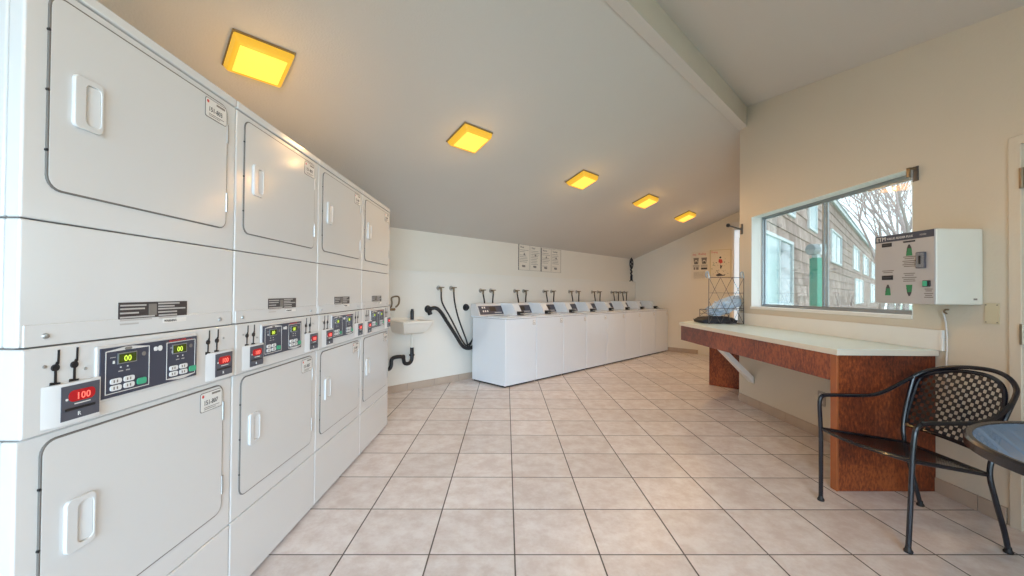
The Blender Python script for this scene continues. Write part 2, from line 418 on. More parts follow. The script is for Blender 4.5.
# ------------------------------------------------------------------ window in the right wall
b = MB(); fx0, fx1 = XR+.118, XR+.152
def fr(y0, y1, z0, z1, w, x0, x1, m):
    b.box(x0, x1, y0, y1, z0, z0+w, m); b.box(x0, x1, y0, y1, z1-w, z1, m)
    b.box(x0, x1, y0, y0+w, z0+w, z1-w, m); b.box(x0, x1, y1-w, y1, z0+w, z1-w, m)
fr(WY0, WY1, WZ0, WZ1, .018, fx0-.006, fx1, 'alu')
fr(WY0+.016, 3.685, WZ0+.016, WZ1-.016, .020, fx0, fx0+.012, 'alu')
fr(3.640, WY1-.016, WZ0+.016, WZ1-.016, .016, fx0+.016, fx0+.028, 'alu')
b.box(fx0-.014, fx0-.006, WY0+.02, 3.2, WZ1-.05, WZ1-.038, 'alu')
w1 = struct(b.build('window_1', bevel=.002, seg=1))
b = MB(); b.box(fx0+.004, fx0+.007, WY0+.034, 3.668, WZ0+.034, WZ1-.034, 'glass'); b.build('pane', w1)
b = MB(); b.box(fx0+.020, fx0+.023, 3.654, WY1-.03, WZ0+.03, WZ1-.03, 'glass'); b.build('pane', w1)
b = MB()
b.box(XR-.004, fx0-.006, WY0, WY1, WZ0-.0, WZ0+.004, 'trim'); b.box(XR-.004, fx0-.006, WY0, WY1, WZ1-.004, WZ1, 'trim')
b.box(XR-.004, fx0-.006, WY1-.004, WY1, WZ0, WZ1, 'trim'); b.box(XR-.004, fx0-.006, WY0, WY0+.004, WZ0, WZ1, 'trim')
b.box(XR-.012, XR, WY0, WY1+.01, WZ0-.022, WZ0+.003, 'trim')
b.build('window_sill', w1, bevel=.002, seg=1)

b = MB()
for y in (-1.10, -.62, -.14): b.box(XR+.05, XR+.09, y, y+.04, .90, 2.05, 'trim')
b.box(XR+.05, XR+.09, -1.10, -.10, .90, .94, 'trim'); b.box(XR+.05, XR+.09, -1.10, -.10, 2.01, 2.05, 'trim'); struct(b.build('added_side_window'))  # unseen window, added to bring daylight onto dryers and floor
# door in the right wall: casing, slab, hinges
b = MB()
b.box(XR-.012, XR, DY1-.005, DY1+.034, 0, DZ+.045, 'wall_shade'); b.box(XR-.012, XR, DY0-.04, DY0, 0, DZ+.045, 'wall_shade'); b.box(XR-.012, XR, DY0, DY1, DZ-.005, DZ+.045, 'wall_shade')
b.box(XR-.012, XR+.02, DY1-.022, DY1, 0, DZ, 'wall_shade'); b.box(XR-.012, XR+.02, DY0, DY0+.02, 0, DZ, 'trim')
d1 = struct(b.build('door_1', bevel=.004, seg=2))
b = MB(); b.box(XR+.02, XR+.06, DY0+.024, DY1-.026, .01, DZ-.008, 'door_grey')
for z0, z1 in ((.2, .9), (1.05, 1.9)):
    for y0, y1 in ((DY0+.12, DY0+.42), (DY0+.5, DY1-.12)): b.ring(rrect(y0, y1, z0, z1, .01), rrect(y0+.02, y1-.02, z0+.02, z1-.02, .01), 0, 0, 'trim') if 0 else None
slab = b.build('door_slab', d1, bevel=.003)
b = MB(); b.box(XR+.055, XR+.075, DY0+.005, DY1-.005, 0, DZ, 'shadowgap'); b.build('door_stop', d1)
for z in (1.885, 1.05):
    b = MB(); b.tube([(XR-.012, DY1-.026, z-.055), (XR-.012, DY1-.026, z+.055)], .010, 'brass', 10)
    b.box(XR-.002, XR+.018, DY1-.05, DY1-.026, z-.05, z+.05, 'brass'); b.build('hinge', d1)
b = MB(); b.tube([(XR+.02, DY0+.09, 1.0), (XR-.03, DY0+.09, 1.0)], .012, 'steel'); b.lathe([(.0, -.03), (.024, -.025), (.028, 0), (.02, .02), (0, .022)], (XR-.045, DY0+.09, 1.0), 'steel', 16, 'x'); b.build('door_handle', d1)

# tall white door at the far end, next to the corner
def at_far(u, d=0.):   # u runs along the far wall from the back corner toward the right
    return (cL[0]+u/S2-d/S2, cL[1]-u/S2-d/S2)
Lfar = (Vector(e1)-Vector(cL)).length
door2 = thing('door_2', '', '', (*at_far(0), 0), -pi/4); del door2['label']; del door2['category']; struct(door2)
ux = ((4.389-cL[0])-(7.926-cL[1]))/S2
b = MB(); b.box(ux, ux+.04, -.03, 0, 0, 2.66, 'trim'); b.box(ux, ux+1.0, -.03, 0, 2.57, 2.66, 'trim'); b.box(ux+.91, ux+1.0, -.03, 0, 0, 2.57, 'trim'); b.build('door_frame', door2, bevel=.004)
b = MB(); b.box(ux+.04, ux+.91, -.02, 0, .01, 2.62, 'white_out'); b.build('door_slab', door2, bevel=.003)
b = MB(); b.box(ux+.05, ux+.88, -.026, -.018, .25, 2.50, 'frosted'); b.box(ux+.135, ux+.145, -.030, -.024, .25, 2.35, 'alu'); b.build('pane', door2)

# ------------------------------------------------------------------ dryers
DW, DD = .7215, .72
def make_dryer():
    t = thing('stacked_dryer', '', 'dryer', (-1.09, .925, 0), pi/2, 'stacked dryers along the left wall')
    W = DW; g = .0025
    b = MB()
    b.box(.01, W-.01, .014, DD, .03, 2.0, 'seam')
    for z0, z1, y0 in ((.02, .318, 0), (.321, .905, 0), (1.114, 1.407, 0), (1.410, 1.978, 0), (1.981, 2.012, -.004)):
        b.box(g, W-g, y0, .036, z0, z1, 'enamel')
        b.box(g, W-g, .038, DD, z0, z1, 'enamel')
    b.box(g-.0005, W-g+.0005, -.012, DD-.01, .908, 1.111, 'enamel')
    b.build('cabinet', t, bevel=.0055, seg=3)
    b = MB(); b.pxz([(.012, 1.114), (W-.012, 1.114), (W-.012, 1.165), (.012, 1.165)], -.0022, .005, 'enamel'); b.build('lower_lip', t, bevel=.002)
    for u in (.056, W-.078):
        b = MB(); b.lathe([(0, -.007), (.006, -.006), (.008, 0)], (u, 0, 1.137), 'steel', 14, 'y'); b.build('bolt', t, smooth=True)
    DT = Matrix.Translation((0, .0035, 0))
    for zz0, zz1, nm, lab, ht in ((1.487, 1.953, 'upper_door', '151-803', 1.721), (.402, .886, 'lower_door', '151-807', .656)):
        b = MB(DT); b.pxz(rrect(.0490, .6670, zz0-.0035, zz1+.0035, .0345), -.0082, .004, 'seam')
        b.pxz(rrect(.0525, .6635, zz0, zz1, .031), -.009, -.001, 'enamel2')
        dr = b.build(nm, t, bevel=.0015, seg=1)
        # recessed finger pull
        b = MB(DT); A = rrect(.100, .172, ht-.066, ht+.066, .012); n = len(A)
        B = rrect(.128, .167, ht-.052, ht+.052, .014)
        b.ring(A, B, -.018, -.008, 'enamel2')
        b.prism([(.128, -.0095, ht-.052), (.167, -.0095, ht-.052), (.167, -.0165, ht-.052)], (0, 0, .104), 'enamel2')
        b.build('handle', dr, bevel=.0025, seg=2)
        for hz in (zz0+.10, zz1-.10):
            b = MB(DT); b.tube([(.6655, -.008, hz-.035), (.6655, -.008, hz+.035)], .0045, 'steel', 8); b.build('hinge', dr)
        for hz in (zz0+.09, zz0+.233, zz0+.376):
            b = MB(DT); b.lathe([(0, -.005), (.004, -.004), (.004, .001)], (.0505, -.004, hz), 'black', 8, 'y'); b.build('door_bumper', dr)
        pz0, pz1 = zz1-.078, zz1-.008
        b = MB(DT); b.pxz(rrect(.545, .655, pz0, pz1, .008), -.0105, -.009, 'ink_soft'); b.pxz(rrect(.5475, .6525, pz0+.0025, pz1-.0025, .007), -.0112, -.0104, 'paper')
        b.text(lab, .560, pz0+.024, -.0115, .024, 'ink', sx=.9); b.box(.60, .645, -.0118, -.011, pz1-.014, pz1-.007, 'ink_soft')
        b.box(.562, .64, -.0118, -.011, pz0+.014, pz0+.016, 'ink_soft'); b.box(.562, .62, -.0118, -.011, pz0+.008, pz0+.010, 'ink_soft')
        b.lathe([(0, -.0004), (.006, 0), (0, .0002)], (.557, -.0113, pz1-.013), 'redtext', 8, 'y')
        b.build('door_label', dr)
    # dark information plate
    b = MB(); b.box(.238, .483, -.002, .002, 1.141, 1.211, 'plate')
    rows = [(.242, .325, 1.200), (.242, .32, 1.190), (.242, .30, 1.178), (.242, .355, 1.166), (.242, .345, 1.158), (.242, .30, 1.147),
            (.368, .45, 1.203), (.368, .43, 1.194), (.368, .475, 1.186), (.368, .44, 1.176), (.37, .44, 1.166), (.37, .44, 1.158)]
    for a, c, z in rows: b.box(a, c, -.0028, -.0018, z, z+.0045, 'plate_line')
    b.box(.334, .362, -.0028, -.0018, 1.17, 1.205, 'ink_soft'); b.box(.385, .480, -.0028, -.0018, 1.143, 1.157, 'paper')
    b.text('WARNING', .39, 1.146, -.003, .010, 'ink')
    b.build('warning_plate', t)
    # control panel
    yc = -.012
    PT = Matrix(((.936, 0, 0, .170-.178*.936), (0, 1, 0, 0), (0, 0, .912, .955-.945*.912), (0, 0, 0, 1)))
    b = MB(PT); b.box(.170, .543, yc-.0055, yc+.002, .938, 1.101, 'plastic')
    b.build('panel_surround', t, bevel=.004)
    b = MB(PT); yf = yc-.0085
    b.box(.178, .536, yf, yc-.004, .945, 1.093, 'navy')
    for k, (a, c) in enumerate(((.192, .336), (.402, .528))):
        z0, z1 = .955, 1.083
        b.ring([(c, z1), (a, z1), (a, z0), (c, z0)], [(c-.002, z1-.002), (a+.002, z1-.002), (a+.002, z0+.002), (c-.002, z0+.002)], yf-.0006, yf+.001, 'paper')
        m_ = (a+c)/2
        if k == 0:
            b.pxz([(a, z1), (c, z1), (m_+.012, z1+.008), (m_-.012, z1+.008)], yf-.0008, yf, 'plastic')
            b.pxz(rrect(m_-.014, m_+.010, z1-.002, z1+.006, .004), yf-.0012, yf, 'ink_soft')
        else:
            b.pxz([(a, z0), (c, z0), (m_+.012, z0-.008), (m_-.012, z0-.008)], yf-.0008, yf, 'plastic')
        for i in (0, 1): b.box(a+.045+.022*i, a+.049+.022*i, yf-.0008, yf, 1.028, 1.032, 'paper'); b.box(a+.040+.024*i, a+.054+.022*i, yf-.0008, yf, 1.017, 1.020, 'plate_line')
        b.box(a+.014, a+.030, yf-.0008, yf, 1.062, 1.064, 'plate_line'); b.box(a+.022, a+.028, yf-.0008, yf, 1.044, 1.053, 'paper')
        b.lathe([(.007, -.0006), (.007, 0)], (c-.020, yf, 1.060), 'ink_soft', 12, 'y')
    b.pxz(rrect(.352, .366, 1.062, 1.076, .005), yf-.001, yf, 'btn'); b.pxz(rrect(.368, .384, 1.060, 1.078, .007), yf-.001, yf, 'btn')
    b.text('DANGER', .412, 1.0855, yf-.001, .0075, 'redtext', sx=2.4); b.box(.41, .514, yf-.0006, yf, 1.0845, 1.0855, 'redtext')
    cp = b.build('control_panel', t)
    for a in (.228, .425):
        b = MB(PT); b.box(a, a+.062, yf-.002, yf+.001, 1.040, 1.073, 'alu'); b.box(a+.003, a+.059, yf-.0026, yf, 1.043, 1.070, 'green_lens')
        b.text('00', a+.018, 1.0465, yf-.003, .026, 'green_led', sx=.95); b.build('display', cp)
    for a in (.202, .410):
        for i in (0, 1):
            for j in (0, 1):
                bb = MB(PT); bb.pxz(rrect(a+.004+i*.042, a+.038+i*.042, .963+j*.020, .979+j*.020, .006), yf-.003, yf, 'btn')
                for q in (0, 1): bb.box(a+.012+i*.042+q*.010, a+.016+i*.042+q*.010, yf-.0034, yf-.002, .967+j*.020, .975+j*.020, 'ink_soft')
                bb.build('button', cp)
        bb = MB(PT); bb.pxz(rrect(a+.090, a+.122, .964, .984, .007), yf-.003, yf, 'btn_green'); bb.build('start_button', cp)
    # coin slots
    for u in (.070, .113, .570, .615):
        b = MB(); y = yc-.002
        b.pxz([(u+.003, 1.068), (u+.007, 1.068), (u+.008, 1.102), (u+.004, 1.102)], y, yc+.002, 'black')
        b.pxz([(u-.004, 1.060), (u+.004, 1.060), (u+.007, 1.074), (u+.001, 1.074)], y, yc+.002, 'black')
        b.lathe([(.0085, -.004), (.0085, 0)], (u-.002, yc, 1.060), 'black', 14, 'y')
        b.box(u-.003, u+.002, y, yc+.002, 1.024, 1.056, 'black'); b.pxz([(u-.013, 1.016), (u+.010, 1.018), (u+.010, 1.023), (u-.012, 1.026)], y, yc+.002, 'black')
        b.build('coin_slot', t)
    for u in (.046, .139, .650): 
        b = MB(); b.lathe([(0, -.003), (.004, -.002), (.004, .0)], (u, yc, 1.066 if u != .139 else 1.045), 'steel', 10, 'y'); b.build('screw', t)
    # card readers
    for u0 in (.038, .557):
        b = MB(); yo = yc-.013
        pr_ = [(u0, yc+.001), (u0+.030, yo), (u0+.130, yo), (u0+.136, yc+.001)]
        b.prism([(x, y, .918) for x, y in pr_], (0, 0, .101), 'plastic')
        rd = b.build('card_reader', t, bevel=.002)
        b = MB(); a = u0+.033; c = u0+.125; yy = yo-.0015
        b.box(a, c, yy, yo+.002, .928, 1.012, 'greyface')
        b.pxz(rrect(a+.016, c-.012, .971, .999, .012), yy-.001, yy+.001, 'red_lens')
        b.text('100', a+.032, .9755, yy-.0015, .024, 'red_led')
        b.lathe([(.003, -.001), (.003, 0)], (a+.012, yy, .979), 'paper', 8, 'y')
        b.box(a+.03, c-.024, yy-.001, yy, .964, .9665, 'paper'); b.box(a+.008, c-.012, yy-.0015, yy, .951, .957, 'black')
        b.text('R', a+.037, .935, yy-.001, .014, 'paper'); b.build('reader_face', rd)
    return t
dr0 = make_dryer()
names = ['white stacked pair of dryers nearest the viewer at the left edge', 'white stacked pair of dryers second nearest in the left row',
         'white stacked pair of dryers third nearest in the left row', 'white stacked pair of dryers farthest away, at the end of the row by the sink']
for i in range(4):
    o = dr0 if i == 0 else copy_tree(dr0)
    o.location.y = .925+DW*i; o['label'] = names[i]

# ------------------------------------------------------------------ washers (row at 45 degrees)
R0 = Vector((-.01, 5.320, 0)); WW = .6255
def row(u, d): return (R0.x+u/S2-d/S2, R0.y+u/S2+d/S2)
def make_washer():
    t = thing('washing_machine', '', 'washing machine', (*row(0, 0), 0), pi/4, 'top-loading washing machines along the back wall')
    W = WW; g = .0035
    b = MB(); b.box(.0045, W-.0045, .012, .64, .03, .89, 'seam'); b.box(g, W-g, 0, .66, .022, .893, 'washer'); b.box(.02, W-.02, .02, .64, 0, .03, 'shadowgap'); b.box(g, W-g, -.004, .70, .896, .915, 'washer')
    b.box(g+.006, W-g-.006, .004, .65, .88, .90, 'seam')
    b.build('cabinet', t, bevel=.005, seg=2)
    b = MB(); b.pxy([(.06, .04), (.56, .04), (.56, .41), (.06, .41)], .915, .925, 'washer'); b.build('lid', t, bevel=.005)
    b = MB(); b.pxz(rrect(.02, .608, .845, .848, .001), -.0015, 0, 'seam') if 0 else None
    b.box(.545, .60, -.0015, .001, .80, .862, 'ink_soft'); b.box(.548, .597, -.002, .0, .803, .859, 'paper'); b.text('201', .553, .826, -.0022, .02, 'ink'); b.box(.553, .592, -.0024, -.001, .812, .816, 'ink_soft')
    b.build('front_label', t)
    # sloped control console at the back
    b = MB()
    b.prism([(-.002, .50, .915), (-.002, .585, 1.085), (-.002, .70, 1.085), (-.002, .70, .915)], (.482, 0, 0), 'plastic'); con = b.build('console', t, bevel=.004)
    b = MB(); n = Vector((0, -.17, .085)).normalized()
    def pt(u, k, o): p = Vector((u, .50+.085*k, .915+.17*k)); return p+n*o
    b.prism([pt(.018, .10, .0005), pt(.470, .10, .0005), pt(.470, .80, .0005), pt(.018, .80, .0005)], n*.002, 'navy')
    for u, k in ((.08, .6), (.12, .6), (.08, .3), (.12, .3), (.16, .3)): b.prism([pt(u, k, .002), pt(u+.022, k, .002), pt(u+.022, k+.14, .002), pt(u, k+.14, .002)], n*.002, 'paper')
    b.prism([pt(.22, .35, .002), pt(.34, .35, .002), pt(.34, .7, .002), pt(.22, .7, .002)], n*.001, 'black')
    b.prism([pt(.30, .2, .002), pt(.44, .2, .002), pt(.44, .28, .002), pt(.30, .28, .002)], n*.001, 'plate_line')
    b.build('control_face', con)
    # coin meter case beside it
    b = MB()
    b.prism([(.484, .275, .915), (.484, .290, .985), (.484, .360, 1.09), (.484, .70, 1.09), (.484, .70, .915)], (.136, 0, 0), 'washer'); mc = b.build('coin_meter', t, bevel=.004)
    b = MB(); b.box(.515, .60, .225, .282, .925, .975, 'black'); b.box(.53, .585, .18, .23, .938, .952, 'steel'); b.build('coin_slide', mc, bevel=.002)
    return t
wm0 = make_washer()
ordn = ['leftmost white top-loading washer in the long row along the back wall, its whole side showing', 'second white top-loading washer from the left in the back wall row', 'third white top-loading washer from the left in the back wall row',
        'fourth white top-loading washer from the left in the back wall row', 'fifth white top-loading washer from the left in the back wall row', 'sixth white top-loading washer from the left in the back wall row',
        'seventh white top-loading washer, next to last before the far corner', 'last white top-loading washer at the far right end of the row']
for i in range(8):
    o = wm0 if i == 0 else copy_tree(wm0)
    x, y = row(WW*i, 0); o.location = (x, y, 0); o['label'] = ordn[i]

# ------------------------------------------------------------------ water taps and hoses on the back wall
DWALL = (NWL-(R0.y-R0.x))/S2       # local depth of the lower wall face
def wall_local(name, label, cat, u, group=None):
    x, y = row(u, DWALL); return thing(name, label, cat, (x, y, 0), pi/4, group)
taps = [(-.50, -.29, 'free-standing pair left of the washers'), (.25, .455, 'pair above the leftmost washer'), (.98, 1.19, 'pair above the second washer'),
        (1.71, 1.92, 'pair above the third washer'), (2.45, 2.68, 'pair above the fourth and fifth washers'), (3.21, 3.42, 'pair above the sixth washer'),
        (3.95, 4.15, 'left pair above the last washers'), (4.33, 4.50, 'rightmost pair near the far corner')]
for k, (ua, ub, desc) in enumerate(taps):
    for s, u in (('left', ua), ('right', ub)):
        t = wall_local('water_tap', 'wall tap, %s one of the %s' % (s, desc), 'tap', u, 'washer taps on the back wall')
        zt = 1.30 if k == 0 else 1.272
        b = MB(); b.lathe([(0, -.012), (.030, -.010), (.034, 0)], (0, 0, zt), 'steel', 16, 'y'); b.tube([(0, 0, zt), (0, -.065, zt)], .011, 'brass'); b.tube([(0, -.06, zt+.012), (0, -.06, zt-.05)], .013, 'brass'); b.build('valve_body', t, smooth=True)
        b = MB(); b.tube([(-.036, -.075, zt+.008), (.036, -.075, zt+.008)], [.007, .007], 'brass'); b.tube([(0, -.05, zt), (0, -.085, zt+.01)], .007, 'brass'); b.build('handle', t, smooth=True)
        if k == 0:
            pth = [(0, -.06, zt-.05), (.02, -.06, zt-.2), (.16 if s == 'left' else .08, -.07, .88), (.36 if s == 'left' else .22, -.08, .56), (.45 if s == 'left' else .25, -.085, .50 if s == 'left' else .47), (.58 if s == 'left' else .36, -.06, .60), (.66 if s == 'left' else .45, -.04, .75)]
        else:
            w_ = .02 if s == 'left' else -.015
            pth = [(0, -.06, zt-.05), (w_, -.065, zt-.15), (w_*1.5, -.075, zt-.30), (w_*.5, -.075, zt-.5)]
        b = MB(); b.tube(smooth_path(pth), .0105, 'hose', 8); b.build('hose', t, smooth=True)
t = wall_local('drain_hose', 'thick black corrugated drain hose curving from the wall hole to the washers', 'hose', -.67)
b = MB(); b.lathe([(0, -.01), (.045, -.008), (.05, 0)], (0, 0, 1.02), 'black', 18, 'y'); b.tube([(0, 0, 1.02), (0, -.05, 1.02)], .036, 'hose', 14); b.tube([(.0, -.03, 1.0), (.02, -.03, .95)], .03, 'hose'); b.build('wall_collar', t, smooth=True)
b = MB(); path = smooth_path([(0, -.045, 1.02), (.07, -.075, 1.035), (.15, -.08, .98), (.26, -.08, .84), (.40, -.08, .66), (.50, -.085, .52), (.58, -.08, .465), (.68, -.075, .455), (.79, -.05, .50), (.9, -.03, .65)], 14)
b.tube(path, [.023+(.0025 if i % 2 else 0) for i in range(len(path))], 'hose', 10); b.build('hose', t, smooth=True)
b = MB(); b.lathe([(0, -.05), (.03, -.05), (.03, -.02), (.048, -.018), (.05, 0)], (0, 0, 0), 'black', 18, 'y'); o = b.build('drain_outlet', smooth=True)
o.location = (*row(-.03, DWALL), 1.03); o.rotation_euler.z = pi/4; tag(o, 'round black drain outlet in the wall just left of the washer row', 'drain')
o = wall_local('drain_hose', 'short black drain hose behind the left side of the first washer', 'hose', .0)
b = MB(); b.tube(smooth_path([(-.03, -.04, 1.03), (-.02, -.07, 1.0), (.03, -.08, .9), (.08, -.08, .6)]), .02, 'hose', 10); b.build('hose', o, smooth=True)
bpy.data.objects.remove(o.children[0]); bpy.data.objects.remove(o)

# utility sink between dryers and washers
sk = wall_local('wall_sink', 'shallow cream laundry tub hung on the back wall beside the last dryer', 'sink', -.94)
b = MB()
def tub(w0, w1, y0, y1, z): return [(w0, y0, z), (w1, y0, z), (w1, y1, z), (w0, y1, z)]
R_ = [tub(-.29, .13, -.34, 0, .895), tub(-.29, .13, -.34, 0, .868), tub(-.28, .12, -.325, 0, .862), tub(-.25, .07, -.28, 0, .76), tub(-.22, .05, -.24, 0, .735)]
I_ = [tub(-.262, .105, -.312, -.03, .895), tub(-.22, .05, -.27, -.045, .77)]
vs = [p for r_ in R_ for p in r_]; fs = []
for i in range(4):
    for k in range(4): l = (k+1) % 4; fs.append((i*4+k, i*4+l, i*4+4+l, i*4+4+k))
fs.append((16, 17, 18, 19)); o0 = len(vs); vs += [p for r_ in I_ for p in r_]
for k in range(4): l = (k+1) % 4; fs += [(k, l, o0+l, o0+k), (o0+k, o0+l, o0+4+l, o0+4+k)]
fs.append((o0+4, o0+5, o0+6, o0+7)); b.add(vs, fs, 'ceramic'); b.build('basin', sk, bevel=.008, seg=3)
b = MB(); b.box(-.29, .20, -.022, -.001, .88, .925, 'ceramic'); b.build('splash_back', sk, bevel=.006)
b = MB(); b.tube(smooth_path([(.0, -.06, .545), (.0, -.06, .40), (-.04, -.06, .35), (-.10, -.06, .36), (-.12, -.06, .42), (-.15, -.06, .445), (-.24, -.06, .445), (-.28, -.06, .42), (-.285, -.06, .35), (-.31, -.06, .315), (-.36, -.06, .32), (-.37, -.06, .39)], 6), .023, 'black', 12)
b.tube([(-.37, -.06, .39), (-.37, -.0, .39)], .021, 'black'); b.lathe([(.034, -.015), (.034, 0)], (.0, -.06, .46), 'black', 16); b.tube([(0, -.06, .54), (0, -.06, .74)], .016, 'ceramic'); b.lathe([(.032, 0), (.032, .02)], (-.13, -.06, .435), 'black', 14, 'x')
b.build('drain_trap', sk, smooth=True)
o = wall_local('wall_faucet', 'bent metal faucet on the wall above the laundry tub', 'faucet', -1.215)
b = MB(); b.tube(smooth_path([(-.02, 0, 1.06), (-.02, -.06, 1.06), (-.02, -.08, 1.11), (-.03, -.09, 1.17), (.02, -.12, 1.19), (.04, -.14, 1.17), (.03, -.15, 1.10), (-.01, -.15, 1.06)]), .010, 'brass'); b.lathe([(.03, -.012), (.03, 0)], (-.02, 0, 1.06), 'steel', 16, 'y')
b.build('spout', o, smooth=True)
b = MB(); b.tube([(-.05, -.06, 1.03), (.03, -.06, 1.03)], .016, 'brass'); b.build('handle', o, smooth=True)
b = MB(); b.lathe([(0, .0), (.021, .0), (.022, .01), (.022, .105), (.016, .118), (.017, .132), (0, .134)], (0, 0, 0), 'black', 20); o = b.build('black_bottle', smooth=True)
x, y = row(-.935, DWALL-.05); o.location = (x, y, .896); tag(o, 'slim black cylindrical bottle standing on the rim of the laundry tub', 'bottle')

# ------------------------------------------------------------------ posters, corner object
def posters(uw, dd, specs):
    pass
def poster_nw(u0, u1, z0, z1, label, head, icons):
    d = (NWU-(R0.y-R0.x))/S2
    x, y = row(u0, d); t = thing('laundry_poster', label, 'poster', (x, y, 0), pi/4, 'paired instruction posters above the washers')
    w = u1-u0; b = MB(); b.box(0, w, -.006, -.001, z0, z1, 'poster'); b.build('sheet', t)
    b = MB(); rnd = random.Random(len(label))
    for c in range(2):
        a = .03+c*w/2; e = a+w/2-.06
        b.text(head[c], a+.01, z1-.058, -.0065, .045, 'ink', sx=.85)
        for k in range(9):
            z = z1-.095-k*.028
            if rnd.random() < .8: b.box(a, a+(e-a)*rnd.uniform(.6, 1), -.0068, -.005, z, z+.006, 'ink_soft')
        b.box((a+e)/2-.03, (a+e)/2+.025, -.0068, -.005, z0+.05, z0+.085, 'ink_soft')
        b.lathe([(.018, -.0008), (.018, 0)], ((a+e)/2-.04, -.0062, z0+.07), 'ink_soft', 10, 'y')
        b.lathe([(.02, -.0008), (.02, 0)], ((a+e)/2, -.0062, z1-.16), 'ink_soft', 10, 'y')
    b.box(w/2-.004, w/2+.002, -.0068, -.005, z0+.01, z1-.01, 'ink_soft')
    b.build('printing', t)
    b = MB(); b.ring([(w, z1), (0, z1), (0, z0), (w, z0)], [(w-.003, z1-.003), (.012, z1-.003), (.012, z0+.003), (w-.003, z0+.003)], -.009, 0, 'ink_soft'); b.build('frame', t)
s0 = (R0.x+R0.y)
def u_of(x, y): return (x+y-s0)/S2
poster_nw(u_of(.2, 6.68), u_of(.598, 7.078), 1.62, 2.045, 'left of the two wide instruction posters high on the back wall, thick dark left edge', ('Wash', 'Dryer'), 1)
poster_nw(u_of(.606, 7.086), u_of(1.0, 7.48), 1.615, 2.03, 'right of the two wide instruction posters high on the back wall, under the ceiling', ('How to', 'Cleaning'), 2)

def far_thing(name, label, cat, u, group=None): return thing(name, label, cat, (*at_far(u), 0), -pi/4, group)
def uf(x, y): return ((x-cL[0])-(y-cL[1]))/S2
u0 = uf(3.845, 8.49); u1 = uf(4.09, 8.215)+.01; w = .36
t = far_thing('washing_poster', 'left poster on the far wall, red heading over small appliance pictures', 'poster', u0, 'posters on the far wall')
z0, z1 = 1.53, 2.13
b = MB(); b.box(0, w, -.005, -.001, z0, z1, 'poster'); b.build('sheet', t)
b = MB(); b.text('Easy', .03, z1-.075, -.0055, .055, 'redtext', sx=.8); b.text('Washing', .14, z1-.07, -.0055, .058, 'redtext', sx=.75)
for a, m_ in ((.045, 0), (.205, 1)):
    zt = z1-.13
    b.pxz([(a, zt), (a+.11, zt), (a+.095, zt-.13), (a+.015, zt-.13)], -.0062, -.005, 'ink_soft'); b.lathe([(.028, -.001), (.028, 0)], (a+.055, -.006, zt-.075), 'poster', 14, 'y'); b.box(a+.04, a+.07, -.0075, -.005, zt-.115, zt-.07, 'ink')
    for k in range(3): b.box(a-.01, a+.12, -.0062, -.005, zt-.155-.016*k, zt-.148-.016*k, 'ink_soft')
for a, c in ((.05, .085), (.10, .15)): b.box(a, c, -.0062, -.005, z1-.375, z1-.325, 'ink_soft')
b.box(.20, .32, -.0062, -.005, z1-.375, z1-.335, 'ink')
for k in range(6): b.box(.05, .30-.03*(k % 2), -.0062, -.005, z0+.17-.024*k, z0+.176-.024*k, 'ink_soft')
b.build('printing', t)
t = far_thing('picture_poster', 'brown-edged poster with a red figure shape on the far wall beside the white door', 'poster', uf(4.147, 8.168)-.07, 'posters on the far wall')
w = .40; z0, z1 = 1.585, 2.145
b = MB(); b.box(0, w, -.007, -.001, z0, z1, 'poster'); b.build('sheet', t)
b = MB(); b.ring([(w, z1), (0, z1), (0, z0), (w, z0)], [(w-.012, z1-.012), (.02, z1-.012), (.02, z0+.012), (w-.012, z0+.012)], -.012, 0, 'beige_plate'); b.build('frame', t)
b = MB(); b.text('Drying', .03, z1-.065, -.0075, .055, 'redtext', sx=.8)
rnd = random.Random(4)
for k in range(34):
    a = rnd.uniform(.03, .35); z = rnd.uniform(z0+.06, z1-.1); q = rnd.uniform(.005, .014); b.box(a, a+q*1.5, -.0082, -.006, z, z+q, rnd.choice(['ink', 'ink_soft', 'ink_soft', 'green_arrow']))
b.lathe([(.02, -.001), (.02, 0)], (.20, -.0072, z1-.16), 'ink', 12, 'y'); b.pxz([(.17, z1-.19), (.23, z1-.20), (.245, z1-.26), (.205, z1-.285), (.165, z1-.25)], -.0086, -.006, 'redtext')
b.pxz([(.20, z1-.30), (.235, z1-.33), (.21, z1-.40), (.195, z1-.36)], -.0086, -.006, 'ink'); b.pxz([(.11, z0+.05), (.18, z0+.09), (.25, z0+.05), (.30, z0+.065), (.28, z0+.035), (.15, z0+.025)], -.0084, -.006, 'ink')
b.build('printing', t)

# twisted dark hanging in the back corner
bx, by = cL[0]-.16, cL[1]-.16-.045
b = MB(); p = [(0.012*sin(k*.9), 0.012*cos(k*.9), 2.03-.0125*k) for k in range(40)]
b.tube(p, [.014+.006*abs(sin(k*.55)) for k in range(40)], 'bag', 8)
q = smooth_path([(0, 0, 2.05), (.03, .0, 1.99), (.032, 0, 1.88), (.0, 0, 1.80), (-.03, 0, 1.88), (-.03, 0, 1.99), (0, 0, 2.05)]); b.tube(q, .011, 'bag', 8)
b.tube([(0, 0, 1.56), (-.04, 0, 1.525)], .01, 'bag'); b.tube([(0, 0, 1.56), (.04, 0, 1.525)], .01, 'bag'); b.tube([(0, 0, 1.66), (0, 0, 1.55)], .026, 'bag'); b.tube([(.0, 0, 2.05), (.03, .03, 2.09)], .006, 'wire')
o = b.build('coiled_strap', smooth=True); o.location = (bx, by, 0); tag(o, 'dark coiled strap hanging high in the back corner above the washers', 'strap')

